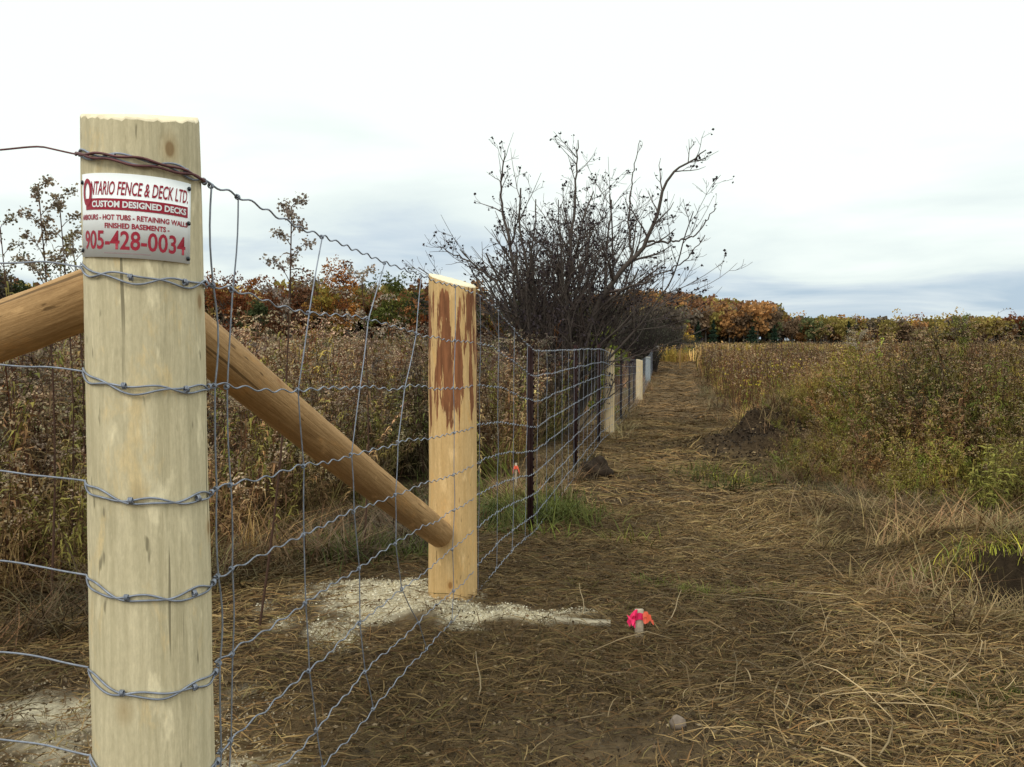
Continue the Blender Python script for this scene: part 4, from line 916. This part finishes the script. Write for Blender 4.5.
wood(200, 120, 170, 440, 680, ([.3, .6, .2, 1, 3, 4, 1, .3], [.2, .4, .2, 1, 4, 3, 1, .2]), 'dull dark wood behind the bare tree', .7)

# ------------------------------------------------------------------ single plants that stand out
def plant(name, px, y, args, label, sc_=1.0, lean=(0, 0), cat='weed', zb=None, px2=None):
    x = (px - 512) / F * y; v, f, c = args; o = empty(name, (x, y, gz(x, y)), label, cat)
    q = Q(); v = v * sc_; v = v + np.stack([lean[0] * v[:, 2], lean[1] * v[:, 2], 0 * v[:, 2]], 1); q.add(v, f, c); link('stem', q.mesh(name), M_VEG, o); return o
def big_goldenrod(h, seed, leafc, fluffc, heads=9, headL=.22, nleaf=60):
    """stem part and head part kept apart"""
    rg = np.random.default_rng(seed); st = Q(); hd = []; u = np.linspace(0, 1, 8); P = np.stack([.03 * np.sin(u * 3), .02 * np.sin(u * 4), u * h], 1); st.tube(P, np.linspace(.006, .0025, 8), (.09, .05, .035), 5)
    for k in range(nleaf):
        a_ = rg.uniform(.25, .93); p = np.array([np.interp(a_, u, P[:, j]) for j in range(3)]); leafstrip(st, p, rg.uniform(0, 6.28), .085 * rg.uniform(.6, 1.2), .006, rg.uniform(.4, 1.4), jit(leafc, .35), 3)
    for k in range(heads):
        a_ = 1 - .30 * (k / heads) ** 1.2; p = np.array([np.interp(a_, u, P[:, j]) for j in range(3)]); az = k * 2.4 + rg.uniform(-.4, .4); Lh = headL * (.55 + .9 * k / heads) * rg.uniform(.8, 1.2)
        v = np.linspace(0, 1, 7); B = p + np.stack([math.cos(az) * Lh * .75 * v, math.sin(az) * Lh * .75 * v, Lh * (1.1 * v - .65 * v * v)], 1); st.tube(B, np.linspace(.0022, .001, 7), (.10, .06, .04), 3)
        m = 75; t_ = np.linspace(.3, 1, m); PP = np.stack([np.interp(t_, v, B[:, j]) for j in range(3)], 1) + rg.normal(size=(m, 3)) * [.011, .011, .013]
        h1 = Q(); h1.tube(B[1:], .0012, (.12, .08, .05), 3); cards(h1, PP, rg.uniform(.007, .019, m), np.array([jit(fluffc, .35) for _ in range(m)])); hd.append(h1)
    return st, hd
def standout(px, y, h, seed, label, leafc=BROWN, fluffc=FLUFF, lean=0, **k):
    x = (px - 512) / F * y; o = empty('goldenrod_plant', (x, y, gz(x, y)), label, 'weed', 'tall weeds rising above the field'); st, hd = big_goldenrod(h, seed, leafc, fluffc, **k)
    ps_ = [link('stem', st.mesh('stem'), M_VEG, o)] + [link('plume', h1.mesh('plume'), M_VEG, o) for h1 in hd]
    for q_ in ps_: q_.rotation_euler = (0, lean, 0)
def hfor(px, top, y): x = (px - 512) / F * y; return at(px, top, y)[2] - gz(x, y)
standout(44, 3.9, hfor(44, 192, 3.9), 61, 'tall seed-headed goldenrod at the left edge, with two bushy plumes', fluffc=(.22, .17, .12), heads=12, headL=.17)
standout(64, 4.3, hfor(64, 200, 4.3), 62, 'goldenrod beside the corner post, second from the left edge', fluffc=(.20, .155, .10), leafc=OLIVE, heads=10, headL=.17)
standout(5, 4.6, hfor(5, 228, 4.6), 63, 'olive goldenrod cut by the left edge of the picture', fluffc=(.17, .14, .08), leafc=OLIVE)
standout(76, 4.9, hfor(76, 235, 4.9), 66, 'lower olive goldenrod partly hidden by the corner post', fluffc=(.2, .16, .08), leafc=OLIVE)
standout(255, 3.55, hfor(290, 206, 3.55), 64, 'dark leaning weed with grey fluffy head crossing the top wire', fluffc=(.27, .22, .18), leafc=DARK, lean=.09, heads=11, headL=.13, nleaf=20)
standout(362, 4.9, hfor(362, 278, 4.9), 65, 'fluffy brown weed behind the third fence stay', fluffc=(.3, .24, .18))
standout(960, 9.2, hfor(940, 322, 9.2), 67, 'tallest green goldenrod of the right bank, breaking the skyline', leafc=(.15, .17, .03), fluffc=(.17, .17, .04), heads=12, nleaf=120)
standout(925, 9.6, hfor(925, 334, 9.6), 68, 'green goldenrod left of the tallest one on the right bank', leafc=(.15, .17, .03), fluffc=(.2, .17, .05), heads=12, nleaf=110)
standout(858, 9.8, hfor(858, 336, 9.8), 69, 'pale plumed weed on the bank above the soil mound', fluffc=(.34, .28, .2), leafc=BROWN)
for px, y, h, sd_, lb in [(998, 6.1, .62, 71, 'yellow green leafy plant at the right edge of the bank'), (985, 5.9, .42, 72, 'lower yellow green leafy plant left of the one at the right edge')]:
    x = (px - 512) / F * y; o = empty('leafy_plant', (x, y, gz(x, y)), lb, 'weed'); st = Q(); lv = Q()
    for k in range(9):
        a_ = rng.uniform(0, 6.28); tl_ = rng.uniform(.05, .4); u = np.linspace(0, 1, 5); P = np.stack([math.cos(a_) * tl_ * u * h, math.sin(a_) * tl_ * u * h, u * h * rng.uniform(.7, 1)], 1); st.tube(P, .003, (.12, .10, .03), 4)
        for m in range(26):
            t_ = rng.uniform(.2, 1); p = np.array([np.interp(t_, u, P[:, j]) for j in range(3)]); leafstrip(lv, p, rng.uniform(0, 6.28), .07, .007, rng.uniform(.2, 1), jit((.24, .22, .05), .3), 2)
    link('stem', st.mesh('st'), M_VEG, o); link('leaves', lv.mesh('lv'), M_LEAF, o)
# thin bare straws standing in the thatch
for px, py, h, ln, lb in [(477, 700, .17, .02, 'thin upright straw below the peeled post'), (583, 622, .14, -.02, 'thin upright straw left of the pink flagged stake'), (668, 625, .15, .5, 'pale bent straw right of the pink flagged stake')]:
    y = 1.2 / ((py - 383.5) / F + .05); x = (px - 512) / F * y; z = gz(x, y); q = Q(); u = np.linspace(0, 1, 5)
    q.tube(np.stack([ln * h * u + .01 * np.sin(u * 5), 0 * u, u * h], 1), np.linspace(.0028, .0015, 5), (.40, .31, .19), 5); o = link('dry_stalk', q.mesh('stalk', True), M_STRAW, None, (x, y, z)); tag(o, lb, 'dry stalk')
# ------------------------------------------------------------------ marker stakes, stone, board, clod
M_PINK = plain('pink_flagging', (.85, .03, .14), .5, nscale=30, namp=.2); M_ORG = plain('orange_flagging', (.62, .09, .04), .4); M_STAKE = plain('grey_stake_wood', (.40, .33, .24), .8, nscale=40, namp=.3)
def ribbon(P, W, c=(1, 1, 1)): q = Q(); q.strip(P, W, c); return q
y = 3.52; x = (641 - 512) / F * y; z = gz(x, y)
o = empty('marker_stake', (x, y, z), 'short grey wooden stake tied with bright pink and orange flagging tape', 'marker stake')
q = Q(); q.box((-.017, -.010, -.08), (.017, .010, .112), (1, 1, 1)); link('stake', q.mesh('stake'), M_STAKE, o)
q = Q(); a_ = np.linspace(0, 2 * PI, 17); rr = .022
q.strip(np.stack([rr * np.cos(a_), .016 * np.sin(a_), .085 + .004 * np.sin(3 * a_)], 1), np.array([[0, 0, .014]] * 17), (1, 1, 1))
for az, Lr, s in ((2.8, .035, 1), (3.6, .04, -1), (2.2, .03, 1), (4.3, .035, 1)):
    u = np.linspace(0, 1, 7); P = np.stack([-.012 + math.cos(az) * Lr * u, -.02 + math.sin(az) * Lr * .5 * u - .01 * np.sin(u * 5), .098 + .02 * np.sin(u * 4.2 * s) - .03 * u], 1); q.strip(P, np.stack([.006 * np.sin(u * 5), .003 + 0 * u, .013 - .003 * u], 1), (1, 1, 1))
tag(link('flagging_tape', q.mesh('tape'), M_PINK, o), label='pink flagging tape')
q = Q()
for az, Lr, s in ((.1, .045, 1), (-.4, .035, -1), (.6, .03, 1)):
    u = np.linspace(0, 1, 7); P = np.stack([.012 + math.cos(az) * Lr * u, -.022 + math.sin(az) * .03 * u, .088 + .014 * np.sin(u * 5 * s) - .012 * u], 1); q.strip(P, np.stack([.004 * np.sin(u * 6), .004 + 0 * u, .011 - .002 * u], 1), (1, 1, 1))
tag(link('flagging_tape', q.mesh('tape2'), M_ORG, o), label='orange flagging tape')
y = 7.6; x = (516 - 512) / F * y; z = gz(x, y)
o = empty('marker_stake', (x, y, z), 'small stake with orange red tape behind the first steel post', 'marker stake')
q = Q(); q.box((-.01, -.008, -.05), (.01, .008, at(516, 463, y)[2] - z), (1, 1, 1)); link('stake', q.mesh('stake'), M_STAKE, o); hh = at(516, 468, y)[2] - z
q = Q(); u = np.linspace(0, 1, 6)
for s in (-1, 1): q.strip(np.stack([s * .03 * u, -.015 - .02 * u, hh + .02 * np.sin(u * 4) - .02 * u], 1), np.array([[0, .006, .014]] * 6), (1, 1, 1))
link('flagging_tape', q.mesh('tape'), M_ORG, o)
def lump(name, x, y, z, sx, sy, sz, m, label, cat, seed, nz=3.2, amp=.35):
    rg = np.random.default_rng(seed); k = 28; nr = 16; V = []
    ph = rg.uniform(0, 6.28, 8)
    for i_ in range(nr):
        t_ = i_ / (nr - 1) * PI
        for j in range(k):
            a_ = j / k * 2 * PI; d = np.array([math.sin(max(t_, .02)) * math.cos(a_), math.sin(max(t_, .02)) * math.sin(a_), math.cos(t_)])
            b_ = 1 + amp * (.5 * math.sin(nz * d[0] + ph[0]) * math.sin(nz * d[1] + ph[1]) + .3 * math.sin(2.3 * nz * d[2] + ph[2] + 2 * d[0]) + .2 * math.sin(4 * nz * d[1] + ph[3]) * math.sin(4.4 * nz * d[0] + ph[4])); V.append(d * b_ * [sx, sy, sz])
    V = np.array(V); f = [(i_ * k + j, i_ * k + k + j, i_ * k + k + (j + 1) % k, i_ * k + (j + 1) % k) for i_ in range(nr - 1) for j in range(k)]
    o = link(name, quadmesh(name, V, f, None, True), m, None, (x, y, z)); tag(o, label, cat); return o
M_SOIL = plain('dark_soil', (.028, .019, .013), .95, 0, .1, nscale=18, namp=.5, bump=1.0); M_STONE = plain('grey_stone', (.17, .13, .10), .85, nscale=30, namp=.3, bump=.6)
y = 8.6; x = (596 - 512) / F * y; lump('earth_clump', x, y, gz(x, y) + .03, .17, .2, .16, M_SOIL, 'dark clump of dug earth and roots beside the second steel post', 'earth clump', 3)
y = 2.72; x = (681 - 512) / F * y; lump('stone', x, y, gz(x, y) + .008, .028, .025, .026, M_STONE, 'small rounded grey stone on the bare near ground', 'stone', 8, amp=.15)
y = 3.62; x = (583 - 512) / F * y; q = Q(); q.box((-.12, -.018, -.006), (.12, .018, .016), (1, 1, 1)); o = link('board_scrap', q.mesh('board'), plain('bleached_board', (.36, .31, .22), .9, nscale=25, namp=.25), None, (x, y, gz(x, y) + .006)); o.rotation_euler = (0, .02, -.12); tag(o, 'pale scrap of board lying left of the pink flagged stake', 'board')
y = 5.3; x = (732 - 512) / F * y
